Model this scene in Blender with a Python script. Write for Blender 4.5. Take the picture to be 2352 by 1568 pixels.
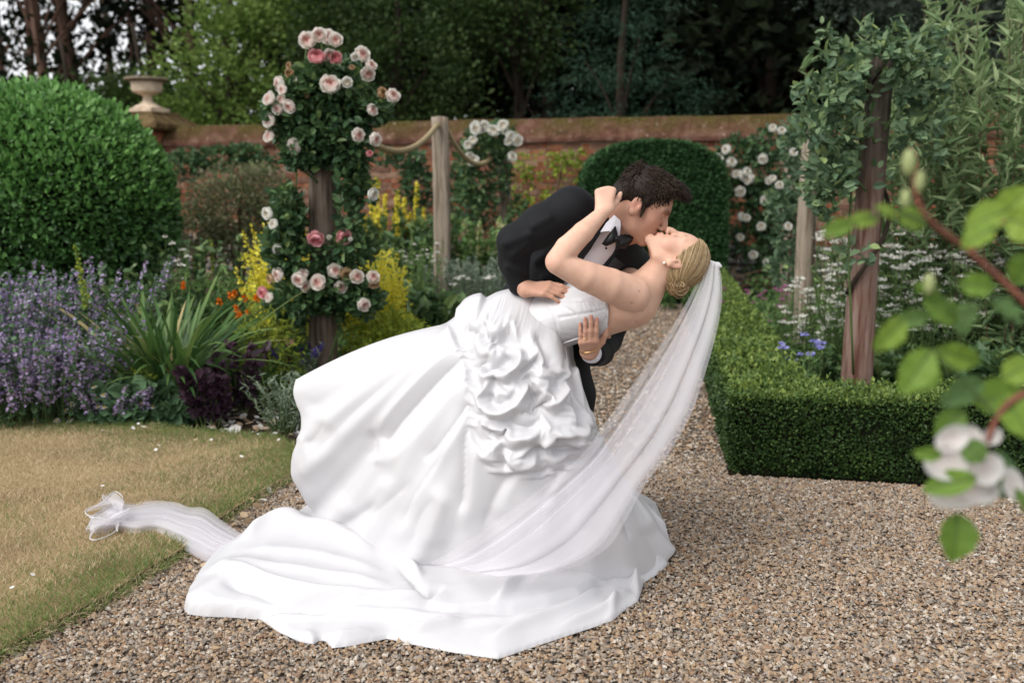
import bpy, math, os
import numpy as np
from mathutils import Vector, Matrix, Euler, noise
from mathutils.bvhtree import BVHTree

R = math.radians
sc = bpy.context.scene
for o in list(bpy.data.objects):
    bpy.data.objects.remove(o, do_unlink=True)

# ------------------------------------------------------------------ camera
CAM_H, TILT, LENS = 1.40, R(9.4), 35.0
cam_d = bpy.data.cameras.new('camera'); cam = bpy.data.objects.new('camera', cam_d)
sc.collection.objects.link(cam); sc.camera = cam
cam.location = (0, 0, CAM_H); cam.rotation_euler = (R(90) - TILT, 0, 0)
cam_d.lens = LENS; cam_d.sensor_width = 36.0; cam_d.sensor_fit = 'HORIZONTAL'
cam_d.clip_start = 0.05; cam_d.clip_end = 2000
cam_d.dof.use_dof = True; cam_d.dof.focus_distance = 3.45; cam_d.dof.aperture_fstop = 2.4
sc.render.resolution_x, sc.render.resolution_y = 1024, 682

# ------------------------------------------------------------------ world (bright overcast)
SUN_EL, SUN_AZ = R(48), R(228)       # azimuth measured clockwise from +Y (north)
w = bpy.data.worlds.new('World'); sc.world = w; w.use_nodes = True
wn = w.node_tree; wn.nodes.clear()
sky = wn.nodes.new('ShaderNodeTexSky'); sky.sky_type = 'NISHITA'; sky.sun_disc = False
sky.sun_elevation = SUN_EL; sky.sun_rotation = SUN_AZ
sky.air_density = 1.0; sky.dust_density = 1.0; sky.ozone_density = 1.0
hsv = wn.nodes.new('ShaderNodeHueSaturation'); hsv.inputs['Saturation'].default_value = 0.14
bg = wn.nodes.new('ShaderNodeBackground'); bg.inputs['Strength'].default_value = 0.15
wo = wn.nodes.new('ShaderNodeOutputWorld')
wn.links.new(sky.outputs[0], hsv.inputs['Color']); wn.links.new(hsv.outputs[0], bg.inputs[0]); wn.links.new(bg.outputs[0], wo.inputs[0])
sd = bpy.data.lights.new('sun', 'SUN'); sd.energy = 1.5; sd.angle = R(40); sd.color = (1.0, 0.965, 0.92)
sun = bpy.data.objects.new('sun', sd); sc.collection.objects.link(sun)
sdir = Vector((math.sin(SUN_AZ) * math.cos(SUN_EL), math.cos(SUN_AZ) * math.cos(SUN_EL), math.sin(SUN_EL)))
sun.rotation_euler = sdir.to_track_quat('Z', 'Y').to_euler()
sc.view_settings.view_transform = 'Standard'; sc.view_settings.look = 'None'
sc.view_settings.gamma = 1.0; sc.view_settings.use_curve_mapping = False
sc.view_settings.exposure = 0.66
sc.render.engine = 'CYCLES'
cy = sc.cycles
cy.use_denoising = True; cy.adaptive_threshold = .006; cy.max_bounces = 8; cy.diffuse_bounces = 4; cy.glossy_bounces = 3
cy.transparent_max_bounces = 24; cy.transmission_bounces = 4; cy.caustics_reflective = False; cy.caustics_refractive = False
cy.sample_clamp_indirect = 6.0

# ------------------------------------------------------------------ helpers
rng = np.random.default_rng(7)
ORG = {}
FPX = 2352 * LENS / 36.0
ct, st = math.cos(TILT), math.sin(TILT)

def ray(px, py):
    """direction of a photo pixel (photo shown 2352 x 1568)"""
    a, b = (px - 1176) / FPX, (784 - py) / FPX
    return np.array([a, ct + b * st, -st + b * ct])
def P(px, py, Y):
    d = ray(px, py); return np.array([0, 0, CAM_H]) + d * (Y / d[1])
def G(px, py, z=0.0):
    d = ray(px, py); return np.array([0, 0, CAM_H]) + d * ((z - CAM_H) / d[2])
def project(V):
    V = np.asarray(V, float); x, y, z = V[:, 0], V[:, 1], V[:, 2] - CAM_H
    f = y * ct - z * st; u = y * st + z * ct
    return np.stack([1176 + FPX * x / f, 784 - FPX * u / f], 1)

def empty(name, loc, label, cat, group=None):
    o = bpy.data.objects.new(name, None); sc.collection.objects.link(o)
    o.location = [float(c) for c in loc]; o.empty_display_size = 0.1
    o['label'] = label; o['category'] = cat
    if group: o['group'] = group
    ORG[o.name] = np.array(loc, float); return o
def tag(o, label, cat, group=None, kind=None):
    o['label'] = label; o['category'] = cat
    if group: o['group'] = group
    if kind: o['kind'] = kind
    return o

def mesh_data(name, V, F, mats, smooth=True, attrs=None, fmat=None):
    me = bpy.data.meshes.new(name)
    V = np.ascontiguousarray(V, np.float32)
    Fs = F if isinstance(F, (list, tuple)) else [F]
    Fs = [np.asarray(f, np.int32) for f in Fs if len(f)]
    loops = np.concatenate([f.ravel() for f in Fs]); tot = np.concatenate([np.full(len(f), f.shape[1], np.int32) for f in Fs])
    start = np.concatenate([[0], np.cumsum(tot)[:-1]]).astype(np.int32)
    me.vertices.add(len(V)); me.vertices.foreach_set('co', V.ravel())
    me.loops.add(len(loops)); me.loops.foreach_set('vertex_index', loops.astype(np.int32))
    me.polygons.add(len(tot)); me.polygons.foreach_set('loop_start', start)
    me.polygons.foreach_set('use_smooth', np.full(len(tot), smooth, bool))
    for m in (mats if isinstance(mats, (list, tuple)) else [mats]): me.materials.append(m)
    if fmat is not None: me.polygons.foreach_set('material_index', np.asarray(fmat, np.int32))
    for k, a in (attrs or {}).items():
        a = np.asarray(a, np.float32)
        if a.ndim == 1:
            at = me.attributes.new(k, 'FLOAT', 'POINT'); at.data.foreach_set('value', a)
        else:
            at = me.attributes.new(k, 'FLOAT_COLOR', 'POINT')
            at.data.foreach_set('color', np.concatenate([a, np.ones((len(a), 1), np.float32)], 1).ravel())
    me.update(calc_edges=True); me.validate(); return me
def link(name, me, parent=None, org=None, loc=None, kind=None):
    o = bpy.data.objects.new(name, me); sc.collection.objects.link(o)
    if parent is not None:
        o.parent = parent; ORG[o.name] = ORG[parent.name]
        if loc is not None: o.location = [float(c) for c in (np.asarray(loc) - ORG[parent.name])]
    else:
        ORG[o.name] = np.zeros(3) if org is None else np.asarray(org, float)
        if loc is not None: o.location = [float(c) for c in loc]; ORG[o.name] = np.asarray(loc, float)
        elif org is not None: o.location = [float(c) for c in org]
    if kind: o['kind'] = kind
    return o
def mk(name, V, F, mat, parent=None, smooth=True, attrs=None, org=None, kind=None, fmat=None):
    """V in world coordinates"""
    V = np.asarray(V, float)
    if parent is not None: o0 = ORG[parent.name]
    else: o0 = np.zeros(3) if org is None else np.asarray(org, float)
    return link(name, mesh_data(name, V - o0, F, mat, smooth, attrs, fmat), parent, org, kind=kind)

def unit(a): a = np.asarray(a, float); return a / (np.linalg.norm(a, axis=-1, keepdims=True) + 1e-12)
def cat(parts):
    Vs, Fs, n = [], {}, 0
    for V, F in parts:
        V = np.asarray(V)
        for f in (F if isinstance(F, list) else [F]):
            f = np.asarray(f)
            if len(f): Fs.setdefault(f.shape[1], []).append(f + n)
        Vs.append(V); n += len(V)
    return np.concatenate(Vs), [np.concatenate(f) for f in Fs.values()]
def grid_faces(nu, nv, closed=False):
    i = np.arange(nu if closed else nu - 1); j = np.arange(nv - 1)
    I, J = np.meshgrid(i, j, indexing='ij'); I2 = (I + 1) % nu
    return np.stack([I * nv + J, I2 * nv + J, I2 * nv + J + 1, I * nv + J + 1], -1).reshape(-1, 4)
def resample(pts, n):
    """smooth (Catmull-Rom) curve through pts"""
    p = np.asarray(pts, float); m = len(p)
    q = np.vstack([2 * p[0] - p[1], p, 2 * p[-1] - p[-2]])
    t = np.linspace(0, m - 1, n); i = np.minimum(t.astype(int), m - 2); f = (t - i)[:, None]
    a, b, c, d = q[i], q[i + 1], q[i + 2], q[i + 3]
    return .5 * ((2 * b) + (-a + c) * f + (2 * a - 5 * b + 4 * c - d) * f**2 + (-a + 3 * b - 3 * c + d) * f**3)
def frames(p):
    t = unit(np.gradient(p, axis=0)); ref = np.array([0, 0, 1.]) if abs(t[0, 2]) < .9 else np.array([1., 0, 0])
    n = unit(np.cross(t[0], ref)); N = [n]
    for k in range(1, len(p)):
        n = n - t[k] * np.dot(n, t[k]); n = n / (np.linalg.norm(n) + 1e-9); N.append(n)
    N = np.array(N); return t, N, np.cross(t, N)
def tube(pts, rad, n=6, cap=True):
    p = np.asarray(pts, float); m = len(p); rad = np.broadcast_to(np.asarray(rad, float), (m,))
    t, N, B = frames(p); a = np.linspace(0, 2 * np.pi, n, endpoint=False)
    V = p[:, None] + rad[:, None, None] * (np.cos(a)[None, :, None] * N[:, None] + np.sin(a)[None, :, None] * B[:, None])
    V = V.reshape(-1, 3); I, J = np.meshgrid(np.arange(m - 1), np.arange(n), indexing='ij'); J2 = (J + 1) % n
    F = [np.stack([I * n + J, I * n + J2, (I + 1) * n + J2, (I + 1) * n + J], -1).reshape(-1, 4)]
    if cap:
        V = np.vstack([V, p[:1], p[-1:]]); c0, c1 = m * n, m * n + 1; j = np.arange(n); j2 = (j + 1) % n
        F.append(np.vstack([np.stack([np.full(n, c0), j2, j], 1), np.stack([np.full(n, c1), (m - 1) * n + j, (m - 1) * n + j2], 1)]))
    return V, F
def box(c, s, rot=None):
    v = np.array([[x, y, z] for x in (-.5, .5) for y in (-.5, .5) for z in (-.5, .5)]) * np.asarray(s)
    if rot is not None: v = v @ np.asarray(rot).T
    return v + np.asarray(c), np.array([[0, 1, 3, 2], [4, 6, 7, 5], [0, 4, 5, 1], [2, 3, 7, 6], [0, 2, 6, 4], [1, 5, 7, 3]])
def fbm(p, s=1.0, seed=0.0, octv=3):
    """cheap value noise on an (n,3) array, about -1..1 (sum of rotated sines)"""
    p = np.asarray(p, float) * s + seed * 7.31; r = np.zeros(len(p)); a = 1.0; q = p
    for k in range(octv):
        x, y, z = q[:, 0], q[:, 1], q[:, 2]
        r += a * (np.sin(x * 1.7 + 1.3 * np.sin(y * 1.1 + k) + z * .6) * np.cos(y * 1.9 + 1.1 * np.sin(z * 1.3 + x * .4) + k * 2.1) * .7 + .5 * np.sin(z * 2.1 + x * 1.1 + 1.7 * np.cos(y * .9)))
        q = q @ np.array([[.36, .48, -.8], [-.8, .6, 0], [.48, .64, .6]]).T * 2.03; a *= .5
    return r / 1.6

# ---- leaves: one small template copied over many points into one mesh
LEAF2 = (np.array([[0, 0, 0], [.42, .34, .1], [1, 0, -.04], [.42, -.34, .1]]), np.array([[0, 2, 1], [0, 3, 2]]))
LEAF6 = (np.array([[0, 0, 0], [.3, .27, .07], [.7, .235, .05], [1, 0, -.1], [.7, -.235, .05], [.3, -.27, .07]]), np.array([[0, 3, 2], [0, 2, 1], [0, 4, 3], [0, 5, 4]]))
NARROW = (np.array([[0, 0, 0], [.4, .11, .04], [1, 0, -.12], [.4, -.11, .04]]), np.array([[0, 2, 1], [0, 3, 2]]))
BROAD = (np.array([[0, 0, 0], [.15, .38, .06], [.6, .45, .05], [1, 0, -.08], [.6, -.45, .05], [.15, -.38, .06]]), np.array([[0, 2, 1], [0, 3, 2], [0, 4, 3], [0, 5, 4]]))
def orient(d, n):
    d = unit(d); n = np.asarray(n, float); n = unit(n - d * np.sum(d * n, -1, keepdims=True)); return np.stack([d, np.cross(n, d), n], -1)
def scatter(tmpl, pos, d, n, size):
    """returns V, F with a template at every pos pointing along d, its face normal near n"""
    T, Fc = tmpl; M = orient(d, n) * np.asarray(size, float).reshape(-1, 1, 1)
    V = (M @ T.T).transpose(0, 2, 1) + np.asarray(pos)[:, None]
    F = Fc[None] + (np.arange(len(pos)) * len(T))[:, None, None]
    return V.reshape(-1, 3), F.reshape(-1, Fc.shape[1])
def rdir(n): return unit(rng.normal(size=(n, 3)))
def foliage(name, pos, out, size, mat, parent, tmpl=LEAF2, spread=.8, up=.25, tint=None, jitter=.35, kind='stuff', droop=0.0):
    n = len(pos); size = np.broadcast_to(np.asarray(size, float), (n,)) * (1 + jitter * rng.uniform(-1, 1, n))
    d = unit(out) + spread * rdir(n) + np.array([0, 0, -droop]); nn = unit(out) * .6 + np.array([0, 0, up]) + .7 * rdir(n)
    V, F = scatter(tmpl, pos - .3 * size[:, None] * unit(d), d, nn, size)
    t = rng.uniform(0, 1, n) if tint is None else np.clip(tint, 0, 1)
    return mk(name, V, F, mat, parent, False, {'tint': np.repeat(t, len(tmpl[0]))}, kind=kind)

# ---- materials
def srgb(h):
    c = np.array([int(h[i:i + 2], 16) / 255 for i in (0, 2, 4)]); return tuple(np.where(c <= .04045, c / 12.92, ((c + .055) / 1.055) ** 2.4)) + (1.0,)
def new_mat(name, rough=.6, spec=.3, col=(.5, .5, .5)):
    m = bpy.data.materials.new(name); m.use_nodes = True; nt = m.node_tree; b = nt.nodes['Principled BSDF']
    b.inputs['Roughness'].default_value = rough; b.inputs['Specular IOR Level'].default_value = spec
    b.inputs['Base Color'].default_value = tuple(col)[:3] + (1,); return m, nt, b
def N(nt, t, **kw):
    n = nt.nodes.new('ShaderNode' + t)
    for k, v in kw.items():
        if k in n.inputs: n.inputs[k].default_value = v
        else: setattr(n, k, v)
    return n
def ramp(nt, src, stops, interp='LINEAR'):
    r = nt.nodes.new('ShaderNodeValToRGB'); r.color_ramp.interpolation = interp; e = r.color_ramp.elements
    while len(e) < len(stops): e.new(.5)
    for k, (p, c) in enumerate(stops): e[k].position = p; e[k].color = tuple(c)[:3] + (1,)
    nt.links.new(src, r.inputs[0]); return r.outputs[0]
def attr(nt, name, out='Fac'): a = nt.nodes.new('ShaderNodeAttribute'); a.attribute_name = name; return a.outputs[out]
def coords(nt, scale=(1, 1, 1), kind='Object'):
    t = nt.nodes.new('ShaderNodeTexCoord'); m = nt.nodes.new('ShaderNodeMapping'); m.inputs['Scale'].default_value = scale
    nt.links.new(t.outputs[kind], m.inputs[0]); return m.outputs[0]
def noise_tex(nt, vec, scale, detail=4, rough=.55):
    n = N(nt, 'TexNoise'); n.inputs['Scale'].default_value = scale; n.inputs['Detail'].default_value = detail; n.inputs['Roughness'].default_value = rough
    nt.links.new(vec, n.inputs['Vector']); return n.outputs['Fac']
def mixc(nt, fac, a, b, mode='MIX'):
    m = nt.nodes.new('ShaderNodeMix'); m.data_type = 'RGBA'; m.blend_type = mode
    for s, v in ((m.inputs[0], fac), (m.inputs[6], a), (m.inputs[7], b)):
        if hasattr(v, 'is_linked'): nt.links.new(v, s)
        else: s.default_value = v if not isinstance(v, tuple) else tuple(v)[:3] + (1,)
    return m.outputs[2]
def bump(nt, b, h, strength=.3, dist=.01):
    n = nt.nodes.new('ShaderNodeBump'); n.inputs['Strength'].default_value = strength; n.inputs['Distance'].default_value = dist
    nt.links.new(h, n.inputs['Height']); nt.links.new(n.outputs[0], b.inputs['Normal'])
def tint_mat(name, cols, trans=.3, rough=.5, spec=.3, attrib='tint', f=1.0):
    """leaf or petal material: colour picked per piece from a ramp, some light through"""
    m, nt, b = new_mat(name, rough, spec); k = len(cols); cols = [tuple(min(x * f * 1.12, .86) for x in c) for c in cols]
    c = ramp(nt, attr(nt, attrib), [(i / max(1, k - 1), c) for i, c in enumerate(cols)]); nt.links.new(c, b.inputs['Base Color'])
    if trans > 0:
        t = nt.nodes.new('ShaderNodeBsdfTranslucent'); mx = nt.nodes.new('ShaderNodeMixShader'); mx.inputs[0].default_value = trans
        nt.links.new(c, t.inputs[0]); nt.links.new(b.outputs[0], mx.inputs[1]); nt.links.new(t.outputs[0], mx.inputs[2])
        nt.links.new(mx.outputs[0], nt.nodes['Material Output'].inputs[0])
    return m
def tmat(name, c, rough=.6, spec=.3, var=.25, scale=20, bumpy=0.0, bscale=60, stretch=(1, 1, 1)):
    """plain coloured material with mottling and optional relief"""
    m, nt, b = new_mat(name, rough, spec); v = coords(nt, stretch); c = np.array(c[:3])
    f = noise_tex(nt, v, scale, 5); nt.links.new(ramp(nt, f, [(.3, tuple(c * (1 - var))), (.7, tuple(np.minimum(c * (1 + var), 1)))]), b.inputs['Base Color'])
    if bumpy: bump(nt, b, noise_tex(nt, v, bscale, 4), bumpy, .01)
    return m
BARK = tmat('bark', (.035, .026, .02), .9, .1, .5, 6, .6, 25, (1, 1, .25))
STEM = tmat('green_stem', (.07, .11, .035), .7, .2, .3, 12)
TWIG = tmat('brown_twig', (.10, .055, .035), .8, .2, .3, 12)
# ================================================================== setting
def inside(poly, q):
    x, y = q[:, 0], q[:, 1]; r = np.zeros(len(q), bool); n = len(poly)
    for i in range(n):
        x0, y0 = poly[i][:2]; x1, y1 = poly[(i + 1) % n][:2]
        c = ((y0 > y) != (y1 > y)) & (x < (x1 - x0) * (y - y0) / (y1 - y0 + 1e-12) + x0); r ^= c
    return r
def edge_dist(poly, q, closed=True):
    """distance to the outline and the nearest point on it"""
    best = np.full(len(q), 1e9); near = np.zeros((len(q), 2)); m = len(poly)
    for i in range(m if closed else m - 1):
        a = np.asarray(poly[i][:2]); b = np.asarray(poly[(i + 1) % m][:2]); ab = b - a
        t = np.clip(((q - a) @ ab) / (ab @ ab + 1e-12), 0, 1); c = a + t[:, None] * ab; d = np.linalg.norm(q - c, axis=1)
        k = d < best; best[k] = d[k]; near[k] = c[k]
    return best, near
def flat(name, pts, z, mat):
    V = np.array([[p[0], p[1], z] for p in pts]); o = mk(name, V, np.arange(len(V))[None], mat, smooth=False); o['kind'] = 'structure'; return o

# -- ground (dark earth), reaching the horizon
m, nt, b = new_mat('soil', .95, .1); v = coords(nt)
nt.links.new(ramp(nt, noise_tex(nt, v, 9, 6), [(.3, (.035, .024, .016)), (.7, (.085, .06, .042))]), b.inputs['Base Color']); bump(nt, b, noise_tex(nt, v, 45, 5), .8, .03); SOIL = m
flat('ground', [(-400, -60), (400, -60), (400, 600), (-400, 600)], -.02, SOIL)

lawn_px = [(-900, 985), (0, 978), (200, 976), (340, 985), (520, 1002), (640, 1012), (686, 1035), (694, 1068), (676, 1096), (600, 1140), (520, 1192), (410, 1279), (330, 1327), (230, 1390), (110, 1452), (0, 1510), (-160, 1600), (-900, 1600)]
LAWN = np.array([G(*p)[:2] for p in lawn_px])
path_px = [(694, 1068), (676, 1096), (600, 1140), (520, 1192), (410, 1279), (330, 1327), (230, 1390), (110, 1452), (0, 1510), (-160, 1600), (-900, 2600), (3600, 2600), (3400, 1190), (2110, 1114), (1672, 1090), (1630, 845), (1560, 668), (1470, 668), (1380, 760), (1150, 860), (900, 960), (730, 1040)]
PATH = np.array([G(*p)[:2] for p in path_px])

m, nt, b = new_mat('gravel_bed', .9, .2); v = coords(nt)
vo = N(nt, 'TexVoronoi'); vo.inputs['Scale'].default_value = 75; nt.links.new(v, vo.inputs['Vector'])
sep = N(nt, 'SeparateColor'); nt.links.new(vo.outputs['Color'], sep.inputs[0])
gcols = [(.30, .22, .15), (.20, .14, .10), (.42, .34, .26), (.15, .135, .12), (.52, .46, .39), (.26, .165, .10), (.24, .21, .18), (.38, .29, .20)]
gc = ramp(nt, sep.outputs[0], [(i / 8, c) for i, c in enumerate(gcols)], 'CONSTANT')
dk = ramp(nt, vo.outputs['Distance'], [(.25, (1, 1, 1)), (.75, (.25, .22, .2))]); nt.links.new(mixc(nt, 1.0, gc, dk, 'MULTIPLY'), b.inputs['Base Color'])
bump(nt, b, vo.outputs['Distance'], 1.0, -.012); GRAVEL_BED = m
flat('gravel_path', PATH, -.006, GRAVEL_BED)

# dark earth strip showing between lawn edge and gravel, and the lawn itself (a raised turf sheet)
m, nt, b = new_mat('turf', .95, .1); v = coords(nt)
nt.links.new(ramp(nt, noise_tex(nt, v, 3.2, 5), [(.35, (.24, .17, .09)), (.65, (.42, .31, .17))]), b.inputs['Base Color']); bump(nt, b, noise_tex(nt, v, 60, 4), .6, .02); TURF = m
k = len(LAWN); off = LAWN + unit(LAWN - LAWN.mean(0)) * .02
V = np.vstack([np.c_[LAWN, np.full(k, .024)], np.c_[off, np.full(k, -.012)]]); i = np.arange(k); j = (i + 1) % k
lo = mk('lawn', V, [np.arange(k)[None], np.stack([i, i + k, j + k, j], 1)], [TURF, SOIL], smooth=False, fmat=[0] + [1] * k); lo['kind'] = 'structure'

def visible(q, z=0.0, pad=330):
    p = project(np.c_[q, np.full(len(q), z)]); return (p[:, 0] > -pad) & (p[:, 0] < 2352 + pad) & (p[:, 1] < 1568 + pad) & (q[:, 1] > .5)
dress_px = [(424, 1400), (560, 1285), (740, 1240), (1000, 1200), (1400, 1170), (1520, 1200), (1530, 1290), (1460, 1380), (1150, 1490), (760, 1470), (600, 1420)]
DRESS_G = np.array([G(*p)[:2] for p in dress_px])

# -- gravel stones, too many to count: one mesh
def stones(n, x0, x1, y0, y1, s0, s1):
    q = np.c_[rng.uniform(x0, x1, n), rng.uniform(y0, y1, n)]; q = q[visible(q)]; q = q[inside(PATH, q)]
    d, _ = edge_dist(DRESS_G, q); q = q[~(inside(DRESS_G, q) & (d > .08))]; n = len(q)
    s = rng.uniform(s0, s1, n) ** 1.0 * np.exp(rng.normal(0, .22, n))
    T = np.array([[1, 0, -.12], [-1, 0, -.12], [0, .8, -.12], [0, -.8, -.12], [0, 0, .5]]) * .62      # the half that shows; its foot is sunk in the bed
    F = np.array([[0, 2, 4], [2, 1, 4], [1, 3, 4], [3, 0, 4]])
    Tj = T[None] * (1 + rng.uniform(-.38, .38, (n, 5, 1))) + rng.normal(0, .13, (n, 5, 3))
    a = rng.uniform(0, 2 * np.pi, n); tilt = rng.normal(0, .3, (n, 3)); up = unit(np.array([0, 0, 1.]) + tilt)
    Mx = orient(np.c_[np.cos(a), np.sin(a), np.zeros(n)], up) * s[:, None, None]
    V = np.einsum('nij,nkj->nki', Mx, Tj) + np.c_[q, rng.uniform(-.001, .30, n) * s][:, None]
    return V.reshape(-1, 3), (F[None] + (np.arange(n) * 5)[:, None, None]).reshape(-1, 3), np.repeat(rng.uniform(0, 1, n), 5)
near = stones(178000, -2.4, 2.7, 2.35, 4.9, .0075, .0145); far = stones(52000, -.6, 3.6, 4.9, 11.5, .012, .022)
V, F = cat([near[:2], far[:2]]); 
m, nt, b = new_mat('gravel_stone', .75, .25); t = attr(nt, 'tint'); cols = [(.39, .28, .19), (.26, .17, .11), (.48, .37, .27), (.22, .185, .155), (.54, .45, .35), (.35, .22, .135), (.31, .26, .21), (.43, .31, .21), (.37, .32, .27), (.47, .33, .20), (.60, .53, .45)]
c0 = ramp(nt, t, [(i / 11, c) for i, c in enumerate(cols)], 'CONSTANT'); v = coords(nt)
nt.links.new(mixc(nt, .55, c0, ramp(nt, noise_tex(nt, v, 240, 3), [(.3, (.45, .45, .45)), (.7, (1, 1, 1))]), 'MULTIPLY'), b.inputs['Base Color'])
o = mk('gravel', V, F, m, smooth=False, attrs={'tint': np.r_[near[2], far[2]]}, kind='stuff'); tag(o, 'loose tan, brown and grey gravel covering the path', 'gravel')

# -- grass blades
n = 210000; q = np.c_[rng.uniform(-3.6, -.5, n), rng.uniform(2.3, 5.75, n)]
q = q[visible(q)]; q = q[inside(LAWN, q)]; d, _ = edge_dist(LAWN[1:17], q, False); n = len(q)
p3 = np.c_[q, np.full(n, .03)]; patch = fbm(p3, 2.6, 1) * .5 + fbm(p3, 7, 2) * .25
green = np.exp(-(d / .28) ** 2) * .9 + .55 * patch + .10; green += .25 * np.exp(-((q[:, 1] - 2.9) / .35) ** 2)
tint = np.where(rng.uniform(0, 1, n) < np.clip(green, .05, .95), rng.uniform(.55, 1, n), rng.uniform(0, .45, n))
a = rng.uniform(0, 2 * np.pi, n); lean = rng.uniform(.3, 1.5, n); h = rng.uniform(.012, .030, n) * (1 + .3 * np.exp(-(d / .05) ** 2))
dr = np.c_[np.cos(a) * lean, np.sin(a) * lean, np.ones(n)]
edge_pts = resample(np.c_[LAWN[6:17], np.zeros(11)], 9000); eo = edge_pts.copy(); eo[:, :2] += rng.normal(.0, .018, (9000, 2)); eo[:, 2] = rng.uniform(.0, .024, 9000); ed = rdir(9000) + np.array([.7, -.35, .5]); p3 = np.vstack([p3, eo]); dr = np.vstack([dr, ed]); h = np.r_[h, rng.uniform(.014, .034, 9000)]; tint = np.r_[tint, np.where(rng.uniform(0, 1, 9000) < .6, rng.uniform(.55, 1, 9000), rng.uniform(0, .4, 9000))]; n = len(p3)
BLADE = (np.array([[0, .05, 0], [0, -.05, 0], [.6, .03, .05], [1, 0, .14]]), np.array([[0, 1, 2], [1, 3, 2]]))
V, F = scatter(BLADE, p3, dr, rdir(n), h)
GRASS = tint_mat('grass_blade', [(.56, .45, .29), (.45, .35, .21), (.66, .54, .36), (.34, .29, .15), (.11, .17, .045), (.16, .24, .07), (.22, .29, .09)], .3, .6, .2)
o = mk('grass', V, F, GRASS, smooth=False, attrs={'tint': np.repeat(tint, 4)}, kind='stuff'); tag(o, 'short dry straw-coloured lawn grass, greener along its edges', 'grass')

# ================================================================== garden wall
A = P(372, 293, 15.1); B = P(1830, 265, 12.2); B2 = A + (B - A) * 1.42
ZT = 2.15; wu = unit(np.array([B[0] - A[0], B[1] - A[1], 0])); wnrm = np.array([wu[1], -wu[0], 0.]); WL = np.linalg.norm((B2 - A)[:2]); W0 = np.array([A[0], A[1], 0.])
WROT = np.stack([wu, -wnrm, [0, 0, 1]], 1)   # local x along, y into the wall, z up
def wp(u, n, z): return W0 + wu * u + wnrm * n + np.array([0, 0, z])
wall = empty('garden_wall', wp(WL / 2, 0, 0), 'old red brick garden wall with mossy sloping coping and flint base', 'wall')
MORTAR = tmat('lime_mortar', (.33, .26, .19), .95, .1, .25, 14, .5, 60)
V, F = box(wp(WL / 2, -.17, .95), (WL, .34, 1.96), WROT); mk('wall_core', V, F, MORTAR, wall, False)
m, nt, b = new_mat('brick', .9, .15); t = attr(nt, 'tint'); v = coords(nt)
bc = ramp(nt, t, [(0, (.26, .095, .045)), (.3, (.18, .06, .033)), (.55, (.31, .14, .075)), (.8, (.12, .05, .036)), (1, (.32, .20, .135))])
nt.links.new(mixc(nt, .7, bc, ramp(nt, noise_tex(nt, v, 9, 5), [(.3, (.35, .33, .3)), (.65, (1, 1, 1))]), 'MULTIPLY'), b.inputs['Base Color']); bump(nt, b, noise_tex(nt, v, 90, 4), .5, .01); BRICK = m
def brick_mesh(k, L):
    V, F = box((0, 0, 0), (L, .05, .062)); V = V + rng.normal(0, .0025, V.shape); return V, F
variants = []
for k in range(10):
    V, F = brick_mesh(k, .205 if k % 3 else .098); variants.append((mesh_data('brick', V, F, BRICK, False, {'tint': np.full(8, (k * .37) % 1)}), V, F, (k * .37) % 1))
longs = [x for i, x in enumerate(variants) if i % 3]; shorts = [x for i, x in enumerate(variants) if i % 3 == 0]
slots = []
for r_ in range(19):
    u = .02 - (.11 if r_ % 2 else 0); z = .60 + r_ * .0745; c = 0
    while u < WL:
        sh = (r_ % 2 == 0 and c % 3 == 2) or rng.uniform() < .12; L = .108 if sh else .215; slots.append((u + L / 2, z + rng.normal(0, .002), sh)); u += L + .008; c += 1
pos = np.array([wp(s[0], -.012 + rng.normal(0, .003), s[1]) for s in slots]); pp = project(pos)
wins = [(380, 395, 470, 500), (560, 340, 700, 470), (820, 400, 985, 545), (1175, 335, 1345, 470), (1030, 380, 1160, 560), (1645, 330, 1790, 560)]
score = np.zeros(len(slots))
for k, (x0, y0, x1, y1) in enumerate(wins):
    score = np.maximum(score, ((pp[:, 0] > x0) & (pp[:, 0] < x1) & (pp[:, 1] > y0) & (pp[:, 1] < y1)) * (2 - k * .02))
score = score + rng.uniform(0, .9, len(slots)); order = np.argsort(-score); pick = set(order[:300].tolist()); rest = []
rotz = math.atan2(wu[1], wu[0])
for i, s in enumerate(slots):
    pool = shorts if s[2] else longs; me, V, F, tv = pool[int(rng.integers(len(pool)))]
    if i in pick:
        o = link('brick', me, wall, loc=pos[i]); o.rotation_euler = (0, 0, rotz)
    else: rest.append((V @ WROT.T + pos[i], F, tv))
V, F = cat([r_[:2] for r_ in rest]); mk('brickwork', V, F, BRICK, wall, False, {'tint': np.repeat([r_[2] for r_ in rest], 8)}, kind='stuff')
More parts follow.
